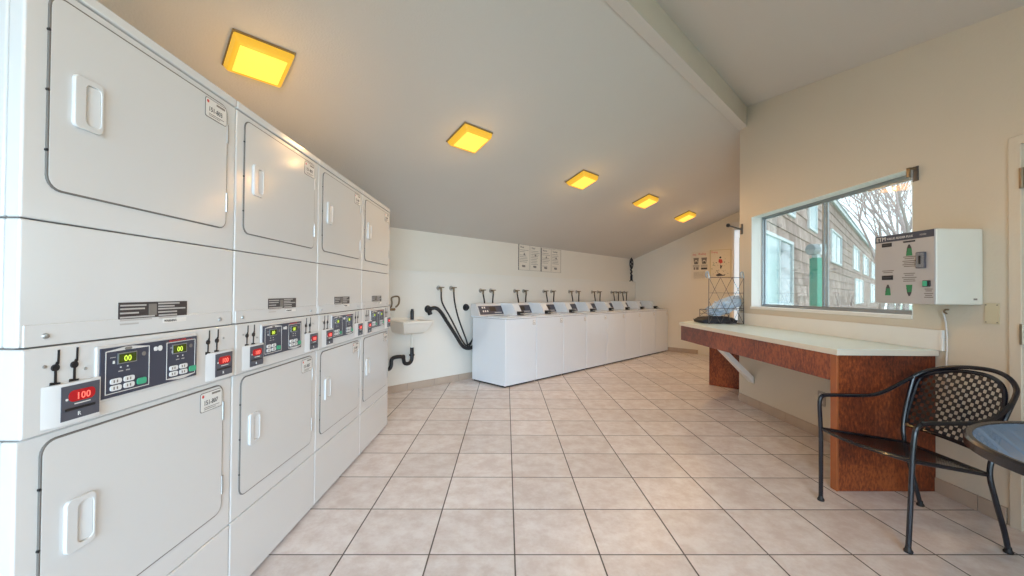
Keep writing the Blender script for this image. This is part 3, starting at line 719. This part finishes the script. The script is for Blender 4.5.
# ------------------------------------------------------------------ ceiling lights
V1 = Vector((1, 1, 0)).normalized(); V2 = Vector((1, -1, .524)).normalized(); VN = V1.cross(V2).normalized()
if VN.z > 0: VN = -VN
def ceiling_light(x, y, label, right=False):
    v2 = Vector((1, -1, .524)).normalized() if not right else Vector((-1, 1, .48)).normalized()
    n = V1.cross(v2).normalized()
    if n.z > 0: n = -n
    z = (zr if right else zl)(x-y)
    t = thing('ceiling_light', label, 'ceiling light', (x, y, z), 0, 'square amber ceiling lights')
    F = Matrix((( V1.x, v2.x, n.x, 0), (V1.y, v2.y, n.y, 0), (V1.z, v2.z, n.z, 0), (0, 0, 0, 1)))
    b = MB(F); b.box(-.167, .167, -.145, .145, 0, .012, 'lamp_frame'); b.build('mounting_frame', t, bevel=.003)
    b = MB(F); a, c = (.165, .143), (.148, .126)
    vs = [(sx*a[0], sy*a[1], .012) for sx, sy in ((-1, -1), (1, -1), (1, 1), (-1, 1))]+[(sx*c[0], sy*c[1], .062) for sx, sy in ((-1, -1), (1, -1), (1, 1), (-1, 1))]
    b.add(vs, [(0, 1, 2, 3), (4, 5, 6, 7), (0, 1, 5, 4), (1, 2, 6, 5), (2, 3, 7, 6), (3, 0, 4, 7)], 'lamp'); b.build('diffuser', t, bevel=.012, seg=3)
    b = MB(F); b.box(-.125, .125, -.103, .103, .058, .068, 'lamp_in'); b.build('lens', t, bevel=.004, seg=2)
    ld = bpy.data.lights.new('bulb', 'POINT'); ld.energy = LAMP_W; ld.color = (1, .58, .22); ld.shadow_soft_size = 0
    lo = bpy.data.objects.new('bulb', ld); COL.objects.link(lo); lo.parent = t; lo.location = n*.30
    sd = bpy.data.lights.new('bulb_beam', 'SPOT'); sd.energy = 25; sd.color = (1, .56, .21); sd.shadow_soft_size = 0; sd.spot_size = radians(168); sd.spot_blend = .6
    so = bpy.data.objects.new('bulb_beam', sd); COL.objects.link(so); so.parent = t; so.location = n*.09; so.rotation_euler = n.to_track_quat('-Z', 'Y').to_euler()
    return t
LAMP_W = 1.6
for (x, y, lab) in ((-1.538, 2.526, 'square amber ceiling light nearest the dryers, largest in view'), (-.35, 3.736, 'second amber ceiling light, out from the dryers over the tiled floor'),
                    (.924, 5.032, 'third amber ceiling light, middle one of the row of five'), (2.111, 6.19, 'fourth amber ceiling light, over the right washers'), (3.22, 7.332, 'smallest, farthest amber ceiling light near the far wall')):
    ceiling_light(x, y, lab)
ceiling_light(-.1, -.5, 'amber ceiling light on the near slope behind the viewer, left one', True)
ceiling_light(1.5, 1.0, 'amber ceiling light on the near slope behind the viewer, right one', True)

# ------------------------------------------------------------------ counter around the corner
ct = thing('folding_counter', 'long red-brown wood counter with pale green laminate top under the window', 'counter', (0, 0, 0))
topP = [(2.10, 2.565), (2.10, 4.93), (2.835, 5.665), (3.23, 5.27), (2.757, 4.797), (2.757, 2.565)]
b = MB(); b.pxy(topP, .868, .9035, 'lam_edge'); b.build('counter_edge', ct, bevel=.003)
inn = [(2.106, 2.571), (2.106, 4.928), (2.835, 5.657), (3.222, 5.27), (2.755, 4.797), (2.755, 2.571)]
b = MB(); b.pxy(inn, .9035, .9055, 'laminate'); b.build('counter_top', ct)
b = MB(); b.pxy([(2.118, 2.63), (2.118, 4.922), (2.82, 5.624), (2.835, 5.609), (2.140, 4.914), (2.140, 2.63)], .695, .868, 'wood'); b.build('apron', ct, bevel=.002, seg=1)
b = MB(); b.box(2.122, 2.756, 2.585, 2.63, .001, .868, 'wood'); ep = b.build('end_panel', ct, bevel=.003)
b = MB(); b.box(2.112, 2.126, 2.582, 2.636, .001, .868, 'wood_edge'); b.build('edge_strip', ep, bevel=.004, seg=3)
b = MB(); b.pxy([(2.83, 5.625), (3.20, 5.255), (3.17, 5.225), (2.80, 5.595)], .001, .868, 'wood'); b.build('end_panel', ct, bevel=.003)
b = MB(); P = [Vector((2.15, 4.5, .868)), Vector((2.205, 4.5, .868)), Vector((2.752, 4.5, .335)), Vector((2.752, 4.5, .26))]
b.prism(P, (0, .10, 0), 'trim'); b.build('brace', ct, bevel=.003)
b = MB(); b.box(2.738, 2.758, 2.545, 4.795, .9055, 1.035, 'trim'); b.box(2.733, 2.7585, 2.525, 2.545, .9055, 1.037, 'trim'); b.build('backsplash', ct, bevel=.003)

# ------------------------------------------------------------------ coin changer
cy0, cy1, cx, cz0, cz1 = 2.322, 2.708, 2.473, 1.200, 1.643
t = thing('card_vending_box', 'white wall-mounted card and change box with silver face and green arrows, beside the window', 'vending box', (cx, cy1, 0), -pi/2)
Wd = cy1-cy0; Dp = XR-cx-.002
b = MB(); b.box(0, Wd, .006, Dp, cz0, cz1, 'changer'); b.build('case', t, bevel=.01, seg=3)
b = MB(); b.box(.003, Wd-.004, 0, .008, cz0+.003, cz1-.003, 'silver_face'); b.box(.003, Wd-.004, -.001, .0, cz1-.046, cz1-.003, 'navy')
b.text('ETM', .014, cz1-.037, -.0015, .038, 'paper', sx=.95); b.text('VALUE ADDER PLUS', .088, cz1-.033, -.0015, .019, 'paper', sx=1.0); b.text('H2020', .30, cz1-.031, -.0015, .014, 'plate_line')
def lines(x, z, w_, n, ctr=True):
    for k in range(n):
        q = w_*(1-.22*(k % 2)); a = x-q/2; b.box(a, a+q, -.0012, 0, z-k*.011, z-k*.011+.0055, 'ink_soft')
lines(.235, 1.488, .075, 2); lines(.235, 1.462, .085, 4); lines(.095, 1.408, .08, 2); lines(.235, 1.385, .07, 2); lines(.235, 1.360, .09, 2); lines(.235, 1.338, .075, 1)
lines(.35, 1.288, .045, 2); lines(.35, 1.262, .05, 3)
face = b.build('front_face', t)
for (a, c, z0, z1) in ((.055, .122, 1.566, 1.590), (.200, .272, 1.5795, 1.589), (.055, .130, 1.352, 1.380)):
    b = MB(); b.box(a, c, -.004, 0, z0, z1, 'black'); b.box(a+.008, c-.008, -.0045, -.003, (z0+z1)/2-.0015, (z0+z1)/2+.0015, 'greyface'); b.build('card_slot', face, bevel=.001, seg=1)
for (x, z, up) in ((.235, 1.53, 1), (.095, 1.285, 1), (.235, 1.285, -1)):
    b = MB(); q = .033
    b.pxz([(x-.019, z-q*up), (x+.019, z-q*up), (x+.014, z+.012*up), (x-.014, z+.012*up)], -.0015, 0, 'green_arrow')
    b.pxz([(x-.014, z+.012*up), (x+.014, z+.012*up), (x+.004, z+.036*up), (x-.004, z+.036*up)], -.0018, 0, 'ink')
    b.pxz([(x-.017, z-.012*up), (x-.011, z+.008*up), (x-.009, z+.008*up), (x-.013, z-.012*up)], -.002, 0, 'ink'); b.build('arrow_sign', face)
b = MB(); b.pxz(rrect(.287, .337, 1.415, 1.512, .006), -.014, 0, 'greyface')
for k in range(9): b.box(.292+.005*k, .2935+.005*k, -.0145, -.013, 1.42, 1.507, 'plate_line')
b.box(.305, .318, -.016, -.013, 1.44, 1.49, 'black'); b.build('coin_entry', face, bevel=.002)
b = MB(); b.box(.322, .362, -.010, 0, 1.305, 1.342, 'black'); b.pxz(rrect(.325, .350, 1.308, 1.339, .003), -.014, -.006, 'btn_green'); b.build('start_button', face, bevel=.002)
b = MB(); b.T = Matrix.Identity(4); b.box(Wd, Wd+.002, .225, .245, 1.228, 1.238, 'ink_soft'); b.build('case_badge', t)

# wall plate, outlet, cable, brackets
b = MB(); b.box(XR-.006, XR, 2.246, 2.316, 1.094, 1.212, 'beige_plate')
for y in (2.254, 2.308):
    for z in (1.104, 1.202): b.lathe([(0, -.003), (.004, -.002), (.004, 0)], (XR-.006, y, z), 'ink_soft', 8, 'x')
o = b.build('blank_wall_plate', bevel=.002, seg=1); tag(o, 'blank beige cover plate on the wall below the corner of the white vending box', 'wall plate')
t = thing('wall_outlet', 'stained double wall outlet low on the wall behind the black chair arm', 'outlet', (XR, 3.575, 0), -pi/2)
b = MB(); b.pxz(rrect(0, .085, .285, .41, .008), -.007, 0, 'stained'); b.build('cover', t, bevel=.002, seg=1)
for z in (.372, .320):
    b = MB(); b.pxz(rrect(.018, .060, z-.017, z+.017, .012), -.009, -.004, 'plastic'); b.box(.029, .0325, -.0095, -.008, z-.006, z+.008, 'black'); b.box(.045, .0485, -.0095, -.008, z-.006, z+.008, 'black'); b.build('socket', t)
t = thing('hanging_cord', 'thin white cord hanging down the wall from a small dark hook beside the counter', 'cord', (XR, 2.512, 0))
b = MB(); b.tube(smooth_path([(-.012, .004, 1.155), (-.02, .014, 1.15), (-.012, .012, 1.12), (-.012, .003, 1.06), (-.012, -.002, .95), (-.012, .003, .80), (-.012, .0, .62)]), .0045, 'plastic', 8); b.build('cord', t, smooth=True)
b = MB(); b.tube(smooth_path([(0, 0, 1.165), (-.022, 0, 1.165), (-.026, 0, 1.15), (-.012, 0, 1.142)]), .005, 'brass'); b.build('hook', t, smooth=True)
t = thing('rod_bracket', 'dark metal bracket with a ball-ended rod at the free end of the window wall', 'bracket', (XR, 4.75, 0))
b = MB(); b.box(-.012, 0, -.018, .018, 1.955, 2.075, 'wire'); b.build('wall_plate', t, bevel=.003)
b = MB(); b.tube([(0, 0, 2.01), (-.155, 0, 2.055)], .009, 'wire'); b.build('rod', t, smooth=True)
b = MB(); b.lathe([(0, -.024), (.017, -.017), (.024, 0), (.017, .017), (0, .024)], (-.165, 0, 2.058), 'black', 16); b.build('ball_end', t, smooth=True)
t = thing('curtain_bracket', 'small dark bracket on the wall at the upper right corner of the window', 'bracket', (XR, 2.715, 0))
b = MB(); b.box(-.006, 0, -.022, .018, 2.025, 2.125, 'wire'); b.build('wall_plate', t, bevel=.002)
b = MB(); b.box(-.055, 0, -.012, .012, 2.10, 2.115, 'brass'); b.box(-.055, -.045, -.012, .012, 2.05, 2.115, 'brass'); b.tube([(-.03, 0, 2.10), (-.03, 0, 2.03)], .010, 'alu'); b.build('cup', t, bevel=.002)

# ------------------------------------------------------------------ wire rack with bags on the counter
t = thing('wire_rack', 'dark wire rack with crossed diagonals and curled ears on the far end of the counter', 'wire rack', (2.525, 4.66, .906))
def lattice(y, z1, xa, xb):
    b = MB(); r = .0045; h = z1
    for x in (xa, xb): b.tube([(x, y, .003), (x, y, h)], r, 'wire', 6)
    nr = 3
    for k in range(nr+1): b.tube([(xa, y, .005+(h-.005)*k/nr), (xb, y, .005+(h-.005)*k/nr)], r*.8, 'wire', 6)
    n = 3; w_ = (xb-xa)/n
    for k in range(n):
        b.tube([(xa+k*w_, y, .005), (xa+(k+1)*w_, y, h*.5)], r*.6, 'wire', 6); b.tube([(xa+(k+1)*w_, y, .005), (xa+k*w_, y, h*.5)], r*.6, 'wire', 6)
        b.tube([(xa+k*w_, y, h*.5), (xa+(k+1)*w_, y, h)], r*.6, 'wire', 6); b.tube([(xa+(k+1)*w_, y, h*.5), (xa+k*w_, y, h)], r*.6, 'wire', 6)
    return b
b = lattice(0, .535, -.20, .205); b.build('front_grid', t, smooth=True)
b = lattice(.30, .16, -.16, .20); b.build('back_grid', t, smooth=True)
b = MB()
for x in (-.17, -.05, .07, .19): b.tube([(x, 0, .004), (x, .30, .004)], .004, 'wire', 6)
b.tube([(-.2, 0, .16), (-.16, .30, .16)], .004, 'wire', 6); b.tube([(.205, 0, .16), (.20, .30, .16)], .004, 'wire', 6)
b.build('base_grid', t, smooth=True)
for x, s in ((-.20, -1), (.205, -1)):
    b = MB(); b.tube(smooth_path([(x, 0, .53), (x-.006, -.004, .57), (x-.02, -.01, .60), (x-.04, -.012, .595), (x-.042, -.012, .56), (x-.03, -.01, .53)]), .008, 'alu', 8); b.build('curled_ear', t, smooth=True)
# black folded bag
b = MB(); vs = []; fs = []; nx, ny = 12, 8
def bagpt(i, j, top):
    x = -.225+.41*i/nx; y = .02+.24*j/ny
    e = (sin(pi*i/nx)**.35)*(sin(pi*j/ny)**.35) if 0 < i < nx and 0 < j < ny else 0
    z = .008+(.030+.045*e+.008*sin(i*1.7+j))*(1 if top else 0)
    return (x*(1 if top else .95)+.0, y, z)
for top in (0, 1):
    for i in range(nx+1):
        for j in range(ny+1): vs.append(bagpt(i, j, top))
K = (nx+1)*(ny+1); idx = lambda i, j, t_: t_*K+i*(ny+1)+j
for i in range(nx):
    for j in range(ny):
        for t_ in (0, 1): fs.append((idx(i, j, t_), idx(i+1, j, t_), idx(i+1, j+1, t_), idx(i, j+1, t_)))
for i in range(nx): fs += [(idx(i, 0, 0), idx(i+1, 0, 0), idx(i+1, 0, 1), idx(i, 0, 1)), (idx(i, ny, 0), idx(i+1, ny, 0), idx(i+1, ny, 1), idx(i, ny, 1))]
for j in range(ny): fs += [(idx(0, j, 0), idx(0, j+1, 0), idx(0, j+1, 1), idx(0, j, 1)), (idx(nx, j, 0), idx(nx, j+1, 0), idx(nx, j+1, 1), idx(nx, j, 1))]
b.add(vs, fs, 'bag'); o = b.build('folded_bag', smooth=True, angle=60); o.location = (2.50, 4.68, .906); tag(o, 'flat black folded bag lying in the bottom of the wire rack', 'bag')
# crumpled plastic bag
bm = bmesh.new(); bmesh.ops.create_icosphere(bm, subdivisions=4, radius=1)
rnd = random.Random(3); ph = [(rnd.uniform(3, 11), rnd.uniform(3, 11), rnd.uniform(3, 11), rnd.uniform(0, 6)) for _ in range(4)]
vs = []
for v in bm.verts:
    p = v.co; w_ = sum(abs(sin(p.x*a+p.y*c_+p.z*d+e)) for a, c_, d, e in ph)/4
    r = .45+.95*w_
    x = p.x*.175*r; y = p.y*.10*r; z = p.z*.080*r+max(-.03, (p.x+.6))*.085
    vs.append((x, y, z))
fs = [[v.index for v in f.verts] for f in bm.faces]; bm.free()
b = MB(); b.add(vs, fs, 'film'); o = b.build('crumpled_plastic_bag', smooth=True, angle=25); zz = min(v[2] for v in vs); o.location = (2.585, 4.81, .990-zz-.006)
tag(o, 'crumpled bluish white plastic bag on top of the black bag in the wire rack', 'bag')

# ------------------------------------------------------------------ patio chair
ch = thing('patio_chair', 'black steel patio armchair with perforated seat and woven back, by the counter end', 'chair', (2.2, 2.2, 0))
cm = Matrix.Translation((-2.2, -2.2, 0)); r = .0115
def ctube(name, pts, rad=r, n=8, parent=ch, sm=True):
    b = MB(cm); b.tube(smooth_path(pts, n) if sm else pts, rad, 'chair', 10); return b.build(name, parent, smooth=True)
def foot(l, x, y):
    b = MB(cm); b.lathe([(.018, 0), (.019, .008), (.013, .018), (.0115, .03)], (x, y, .0005), 'blackrub', 14); b.build('foot_cap', l, smooth=True)
lg = ctube('leg', [(1.926, 2.474, .01), (1.925, 2.472, .2), (1.922, 2.47, .42), (1.915, 2.47, .56), (1.918, 2.47, .615), (1.932, 2.47, .637)]); foot(lg, 1.926, 2.474)
lg = ctube('leg', [(1.971, 1.978, .01), (1.983, 1.98, .2), (1.999, 1.985, .44), (2.012, 1.987, .56), (2.025, 1.988, .60), (2.045, 1.988, .618)]); foot(lg, 1.971, 1.978)
lg = ctube('leg', [(2.478, 2.413, .01), (2.455, 2.42, .12), (2.42, 2.43, .28), (2.405, 2.44, .40), (2.415, 2.45, .50), (2.445, 2.452, .64), (2.475, 2.448, .765)]); foot(lg, 2.478, 2.413)
lg = ctube('leg', [(2.460, 1.972, .01), (2.445, 1.975, .10), (2.408, 1.98, .25), (2.385, 1.985, .38), (2.41, 1.985, .50), (2.45, 1.985, .62), (2.50, 1.988, .72)]); foot(lg, 2.46, 1.972)
ctube('armrest', [(1.932, 2.47, .637), (1.96, 2.47, .641), (2.05, 2.47, .641), (2.22, 2.468, .642), (2.31, 2.466, .665), (2.40, 2.46, .715), (2.48, 2.448, .765)])
ctube('armrest', [(2.045, 1.988, .618), (2.08, 1.988, .622), (2.2, 1.985, .624), (2.33, 1.982, .63), (2.42, 1.982, .66), (2.50, 1.988, .72)])
ctube('back_hoop', [(2.48, 2.448, .765), (2.52, 2.41, .805), (2.555, 2.32, .84), (2.572, 2.22, .857), (2.572, 2.12, .858), (2.56, 2.045, .835), (2.54, 2.0, .785), (2.50, 1.988, .72)])
# seat pan
def seatz(u, v): return .437-.068*u-.012*sin(pi*u)*sin(pi*v)
def seatp(u, v):
    a = Vector((1.925, 2.468)).lerp(Vector((1.999, 1.99)), v); c = Vector((2.405, 2.435)).lerp(Vector((2.39, 1.99)), v)
    p = a.lerp(c, u); bul = (1-u)*sin(pi*v)*.045
    return Vector((p.x-bul, p.y, seatz(u, v)))
n = 14; vs = [seatp(i/n, j/n) for i in range(n+1) for j in range(n+1)]; fs = [(i*(n+1)+j, (i+1)*(n+1)+j, (i+1)*(n+1)+j+1, i*(n+1)+j+1) for i in range(n) for j in range(n)]
b = MB(cm); b.add(vs, fs, 'seat_mesh'); st = b.build('seat', ch, smooth=True); md = st.modifiers.new('thick', 'SOLIDIFY'); md.thickness = .003
edge = [seatp(0, j/n) for j in range(n+1)]+[seatp(i/n, 1) for i in range(1, n+1)]+[seatp(1, 1-j/n) for j in range(1, n+1)]+[seatp(1-i/n, 0) for i in range(1, n)]
b = MB(cm); b.tube(edge, .010, 'chair', 8, closed=True); b.build('seat_rim', st, smooth=True)
# back panel
outl = [(2.448, .475), (2.452, .6), (2.452, .72), (2.435, .765), (2.38, .80), (2.29, .825), (2.20, .832), (2.12, .825), (2.055, .795), (2.022, .74), (2.012, .66), (2.012, .58), (2.018, .50), (2.05, .465), (2.15, .462), (2.30, .468), (2.40, .472)]
def bx_(y, z): return 2.405+(z-.45)*.34+.035*sin(pi*min(1, max(0, (y-2.0)/.45)))
loop = smooth_path([(0, y, z) for y, z in outl+[outl[0]]], 4)[:-1]
cy_, cz_ = 2.23, .65; vs = []; fs = []; rr = 9; L_ = len(loop)
for k in range(rr+1):
    f_ = k/rr
    for p in loop: y = cy_+(p.y-cy_)*(1-f_*.999); z = cz_+(p.z-cz_)*(1-f_*.999); vs.append((bx_(y, z), y, z))
for k in range(rr):
    for i in range(L_): j = (i+1) % L_; fs.append((k*L_+i, k*L_+j, (k+1)*L_+j, (k+1)*L_+i))
b = MB(cm); b.add(vs, fs, 'back_mesh'); bk = b.build('backrest', ch, smooth=True); md = bk.modifiers.new('thick', 'SOLIDIFY'); md.thickness = .0025
b = MB(cm); b.tube([(bx_(p.y, p.z), p.y, p.z) for p in loop], .011, 'chair', 8, closed=True); b.build('back_rim', bk, smooth=True)

# ------------------------------------------------------------------ patio table
TX, TY, TR, TZ = 2.205, 1.245, .525, .705
t = thing('patio_table', 'round dark perforated steel patio table, sky reflection painted blue, cut by the right edge', 'table', (TX, TY, 0))
b = MB(); n = 64; vs = [((TR-.02)*cos(2*pi*k/n), (TR-.02)*sin(2*pi*k/n), TZ-.004) for k in range(n)]; b.add(vs, [list(range(n))], 'table_mesh')
o = b.build('table_top', t); md = o.modifiers.new('thick', 'SOLIDIFY'); md.thickness = .003
b = MB(); b.lathe([(TR-.028, TZ-.006), (TR-.024, TZ), (TR-.008, TZ+.002), (TR, TZ-.006), (TR, TZ-.036), (TR-.01, TZ-.040), (TR-.010, TZ-.012), (TR-.028, TZ-.010)], (0, 0, 0), 'chair', 72)
o2 = b.build('table_rim', t, smooth=True)
bm = bmesh.new(); bm.from_mesh(o2.data); bmesh.ops.delete(bm, geom=[f for f in bm.faces if len(f.verts) > 10], context='FACES_ONLY'); bm.to_mesh(o2.data); bm.free()
for k in range(4):
    a = pi/4+k*pi/2; c_, s_ = cos(a), sin(a)
    b = MB(); b.tube(smooth_path([(c_*.30, s_*.30, .012), (c_*.26, s_*.26, .15), (c_*.12, s_*.12, .38), (c_*.2, s_*.2, .58), (c_*.32, s_*.32, TZ-.02)]), .013, 'chair', 10); lg = b.build('leg', t, smooth=True)
    b = MB(); b.lathe([(.02, 0), (.02, .01), (.013, .02)], (c_*.30, s_*.30, .0005), 'blackrub', 12); b.build('foot_cap', lg, smooth=True)
b = MB(); b.tube([(.12*cos(2*pi*k/24), .12*sin(2*pi*k/24), .38) for k in range(24)], .010, 'chair', 8, closed=True); b.build('brace_ring', t, smooth=True)

# ------------------------------------------------------------------ outside
# wing of the same building: shingled wall running at 45 degrees
L45 = 34.
ex = thing('shingled_building', 'long brown shingled building wing seen through the window', 'building', (XR+.162, 4.80, 0), pi/4)
# local x along the wall, local y into the building
EX = ex
b = MB()
for k in range(-1, 18):
    z = .195*k+.055
    b.prism([(0.02, .004, z), (0.02, -.022, z), (.02, -.004, z+.197), (.02, .004, z+.197)], (L45, 0, 0), 'shingle')
b.build('shingle_siding', EX)
b = MB(); b.box(0.0, L45, .004, .03, -.3, 3.40, 'shadowgap'); b.build('wall_core', EX)
b = MB(); b.box(.0, L45, -.09, -.07, 3.40, 3.50, 'white_out'); b.box(.0, L45, -.08, .0, 3.43, 3.45, 'white_out'); b.build('eave', EX, bevel=.004)
b = MB(); b.prism([(.0, -.11, 3.49), (.0, -.11, 3.52), (.0, 2.6, 3.95), (.0, 2.6, 3.90)], (L45, 0, 0), 'roof'); b.build('roof', EX)
def lx(x): return (x-(XR+.162))*S2
def out_window(a, c, z0, z1, split, m1='blindpane', m2='glass_out'):
    b = MB(); f = .045
    b.ring([(c, z1), (a, z1), (a, z0), (c, z0)], [(c-f, z1-f), (a+f, z1-f), (a+f, z0+f), (c-f, z0+f)], -.05, .01, 'white_out')
    m_ = (a+c)/2
    if split: b.box(m_-.02, m_+.02, -.04, .01, z0+f, z1-f, 'white_out')
    w_ = b.build('window', EX, bevel=.003, seg=1)
    b = MB(); b.box(a+f, m_, -.028, -.02, z0+f, z1-f, m1); b.build('pane', w_)
    b = MB(); b.box(m_, c-f, -.028, -.02, z0+f, z1-f, m2); b.build('pane', w_)
out_window(lx(3.16), lx(4.40), 1.085, 2.06, True)
out_window(lx(5.40), lx(6.02), 2.45, 3.15, False, 'blindpane', 'blindpane')
out_window(lx(3.9), lx(4.5), 2.45, 3.15, True)
for a_, c_, z0_, z1_ in ((7.5, 8.9, 2.02, 2.8), (11.2, 12.7, 2.1, 2.88), (14.0, 15.9, 2.1, 2.88), (11.65, 14.0, .95, 1.83), (17.5, 19.5, 2.1, 2.88), (17, 19.5, .9, 1.8)):
    out_window(lx(a_), lx(c_), z0_, z1_, True, 'blindpane', 'glass_out')

t = thing('lantern_post', 'green square post with a white capped lantern outside the window', 'post', (4.75, 6.2, -.1), .3)
b = MB(); b.box(-.062, .062, -.062, .062, 0, 1.92, 'green_post'); b.build('post', t, bevel=.008)
b = MB(); b.box(-.04, .04, -.04, .04, 1.92, 1.99, 'white_out'); b.box(-.02, .125, -.075, .075, 1.97, 2.13, 'white_out'); b.lathe([(.078, -.13), (.085, -.12), (.085, -.01)], (0, 0, 2.045), 'roof', 20, 'x'); b.build('lantern', t, bevel=.003)
b = MB(); b.prism([(2.95, -6, -.1), (60, -6, -.1), (60, 62, -.1), (2.95, 4.82, -.1)], (0, 0, -.2), 'grass'); b.box(-30, 2.95, -30, YB-.15, -.3, -.1, 'grass')
o = b.build('lawn'); tag(o, 'pale green ground outside the window', 'lawn'); o['kind'] = 'structure'; del o['label']; del o['category']; o.name = 'ground'

def tree(x, y, h, seed, label):
    rnd = random.Random(seed); t = thing('bare_tree', label, 'tree', (x, y, -.1), rnd.uniform(0, 6), 'bare trees beyond the shingled building')
    b = MB(); tw = MB()
    def grow(p, d, ln, r_, lvl):
        pts = [p]; q = p.copy(); dd = d.copy()
        for k in range(3):
            dd = (dd+Vector((rnd.uniform(-.16, .16), rnd.uniform(-.16, .16), rnd.uniform(-.02, .10)))).normalized(); q = q+dd*ln/3; pts.append(q.copy())
        (b if lvl < 2 else tw).tube(pts, [max(q, .0035) for q in (r_, r_*.85, r_*.72, r_*.6)], 'bark', 6 if lvl < 2 else 3, caps=False)
        if lvl >= 6: return
        nb = 4 if lvl < 3 else 3 if lvl < 5 else 2
        for k in range(nb):
            a = rnd.uniform(0, 2*pi); sp = rnd.uniform(.35, .8)
            nd = (dd+Vector((cos(a)*sp, sin(a)*sp, rnd.uniform(-.1, .3)))).normalized()
            grow(pts[rnd.choice((2, 3, 3))], nd, ln*rnd.uniform(.62, .8), r_*.50, lvl+1)
    grow(Vector((0, 0, 0)), Vector((0, 0, 1)), h*.30, h*.0095, 0)
    b.build('trunk', t, smooth=True); tw.build('twigs', t)
tree(10.0, 10.9, 8.2, 5, 'bare tree with twisting pale branches, nearest behind the window')
tree(13.4, 14.1, 9.5, 9, 'bare tree in the middle of the grove beyond the building')
tree(18.4, 19.2, 12., 12, 'tall bare tree rising over the far roof line')
tree(9.0, 8.9, 8., 15, 'bare tree behind the vending box at the right of the window')
tree(25.5, 26.3, 14., 20, 'farthest bare tree in the grove beyond the building')

# ------------------------------------------------------------------ light
W = bpy.data.worlds.new('sky'); SC.world = W; W.use_nodes = True; nt = W.node_tree; nt.nodes.clear()
wo = nt.nodes.new('ShaderNodeOutputWorld'); bg = nt.nodes.new('ShaderNodeBackground'); nt.links.new(bg.outputs[0], wo.inputs[0])
tc = nt.nodes.new('ShaderNodeTexCoord'); sp = nt.nodes.new('ShaderNodeSeparateXYZ'); nt.links.new(tc.outputs['Generated'], sp.inputs[0])
rp = nt.nodes.new('ShaderNodeValToRGB'); nt.links.new(sp.outputs[2], rp.inputs[0])
rp.color_ramp.elements[0].color = (.78, .91, .97, 1); rp.color_ramp.elements[0].position = 0; rp.color_ramp.elements[1].color = (.80, .90, 1.0, 1); rp.color_ramp.elements[1].position = .6
nt.links.new(rp.outputs[0], bg.inputs[0]); bg.inputs[1].default_value = 3.4

def area(name, loc, rot, sx, sy, power, col, portal=False):
    l = bpy.data.lights.new(name, 'AREA'); l.shape = 'RECTANGLE'; l.size = sx; l.size_y = sy; l.energy = power; l.color = col
    if portal: l.cycles.is_portal = True
    o = bpy.data.objects.new(name, l); COL.objects.link(o); o.location = loc; o.rotation_euler = rot; return o
area('window_daylight_opening', (XR+.165, (WY0+WY1)/2, (WZ0+WZ1)/2), (0, pi/2, 0), .97, 1.63, 1, (1, 1, 1), True)
area('rear_opening_daylight', (.25, YB-.13, 1.1), (pi/2, 0, 0), 2.4, 2.15, 1, (1, 1, 1), True)
area('side_opening_daylight', (XR+.13, -.60, 1.47), (0, pi/2, 0), 1.15, 1.0, 1, (1, 1, 1), True)  # sky portal for the added side window
area('added_rear_fill', (.6, -5.2, 1.9), (radians(86), 0, 0), 4.2, 3.2, 360, (.52, .76, 1.0)).data.spread = radians(110)  # added lamp outside the rear opening, lifts the daylight indoors

# ------------------------------------------------------------------ camera (level view, a hair of tilt and roll)
cam = bpy.data.cameras.new('camera'); co = bpy.data.objects.new('camera', cam); COL.objects.link(co); SC.camera = co
pch, yaw, rol = .0105953, .0137321, .0088765
fwd = Vector((sin(yaw)*cos(pch), cos(yaw)*cos(pch), sin(pch))); r0 = Vector((cos(yaw), -sin(yaw), 0)); u0_ = r0.cross(fwd)
rt = r0*cos(rol)+u0_*sin(rol); up = -r0*sin(rol)+u0_*cos(rol)
co.matrix_world = Matrix(((rt.x, up.x, -fwd.x, 0), (rt.y, up.y, -fwd.y, 0), (rt.z, up.z, -fwd.z, 1.25), (0, 0, 0, 1)))
cam.sensor_width = 36; cam.lens = 408.415*36/1024; cam.clip_start = .02

SC.view_settings.view_transform = 'Standard'; SC.view_settings.look = 'None'; SC.view_settings.gamma = 1; SC.view_settings.exposure = 0.0
SC.view_settings.use_curve_mapping = False
SC.cycles.max_bounces = 10; SC.cycles.diffuse_bounces = 6; SC.cycles.transparent_max_bounces = 12
SC.cycles.use_denoising = True; SC.cycles.sample_clamp_indirect = 6
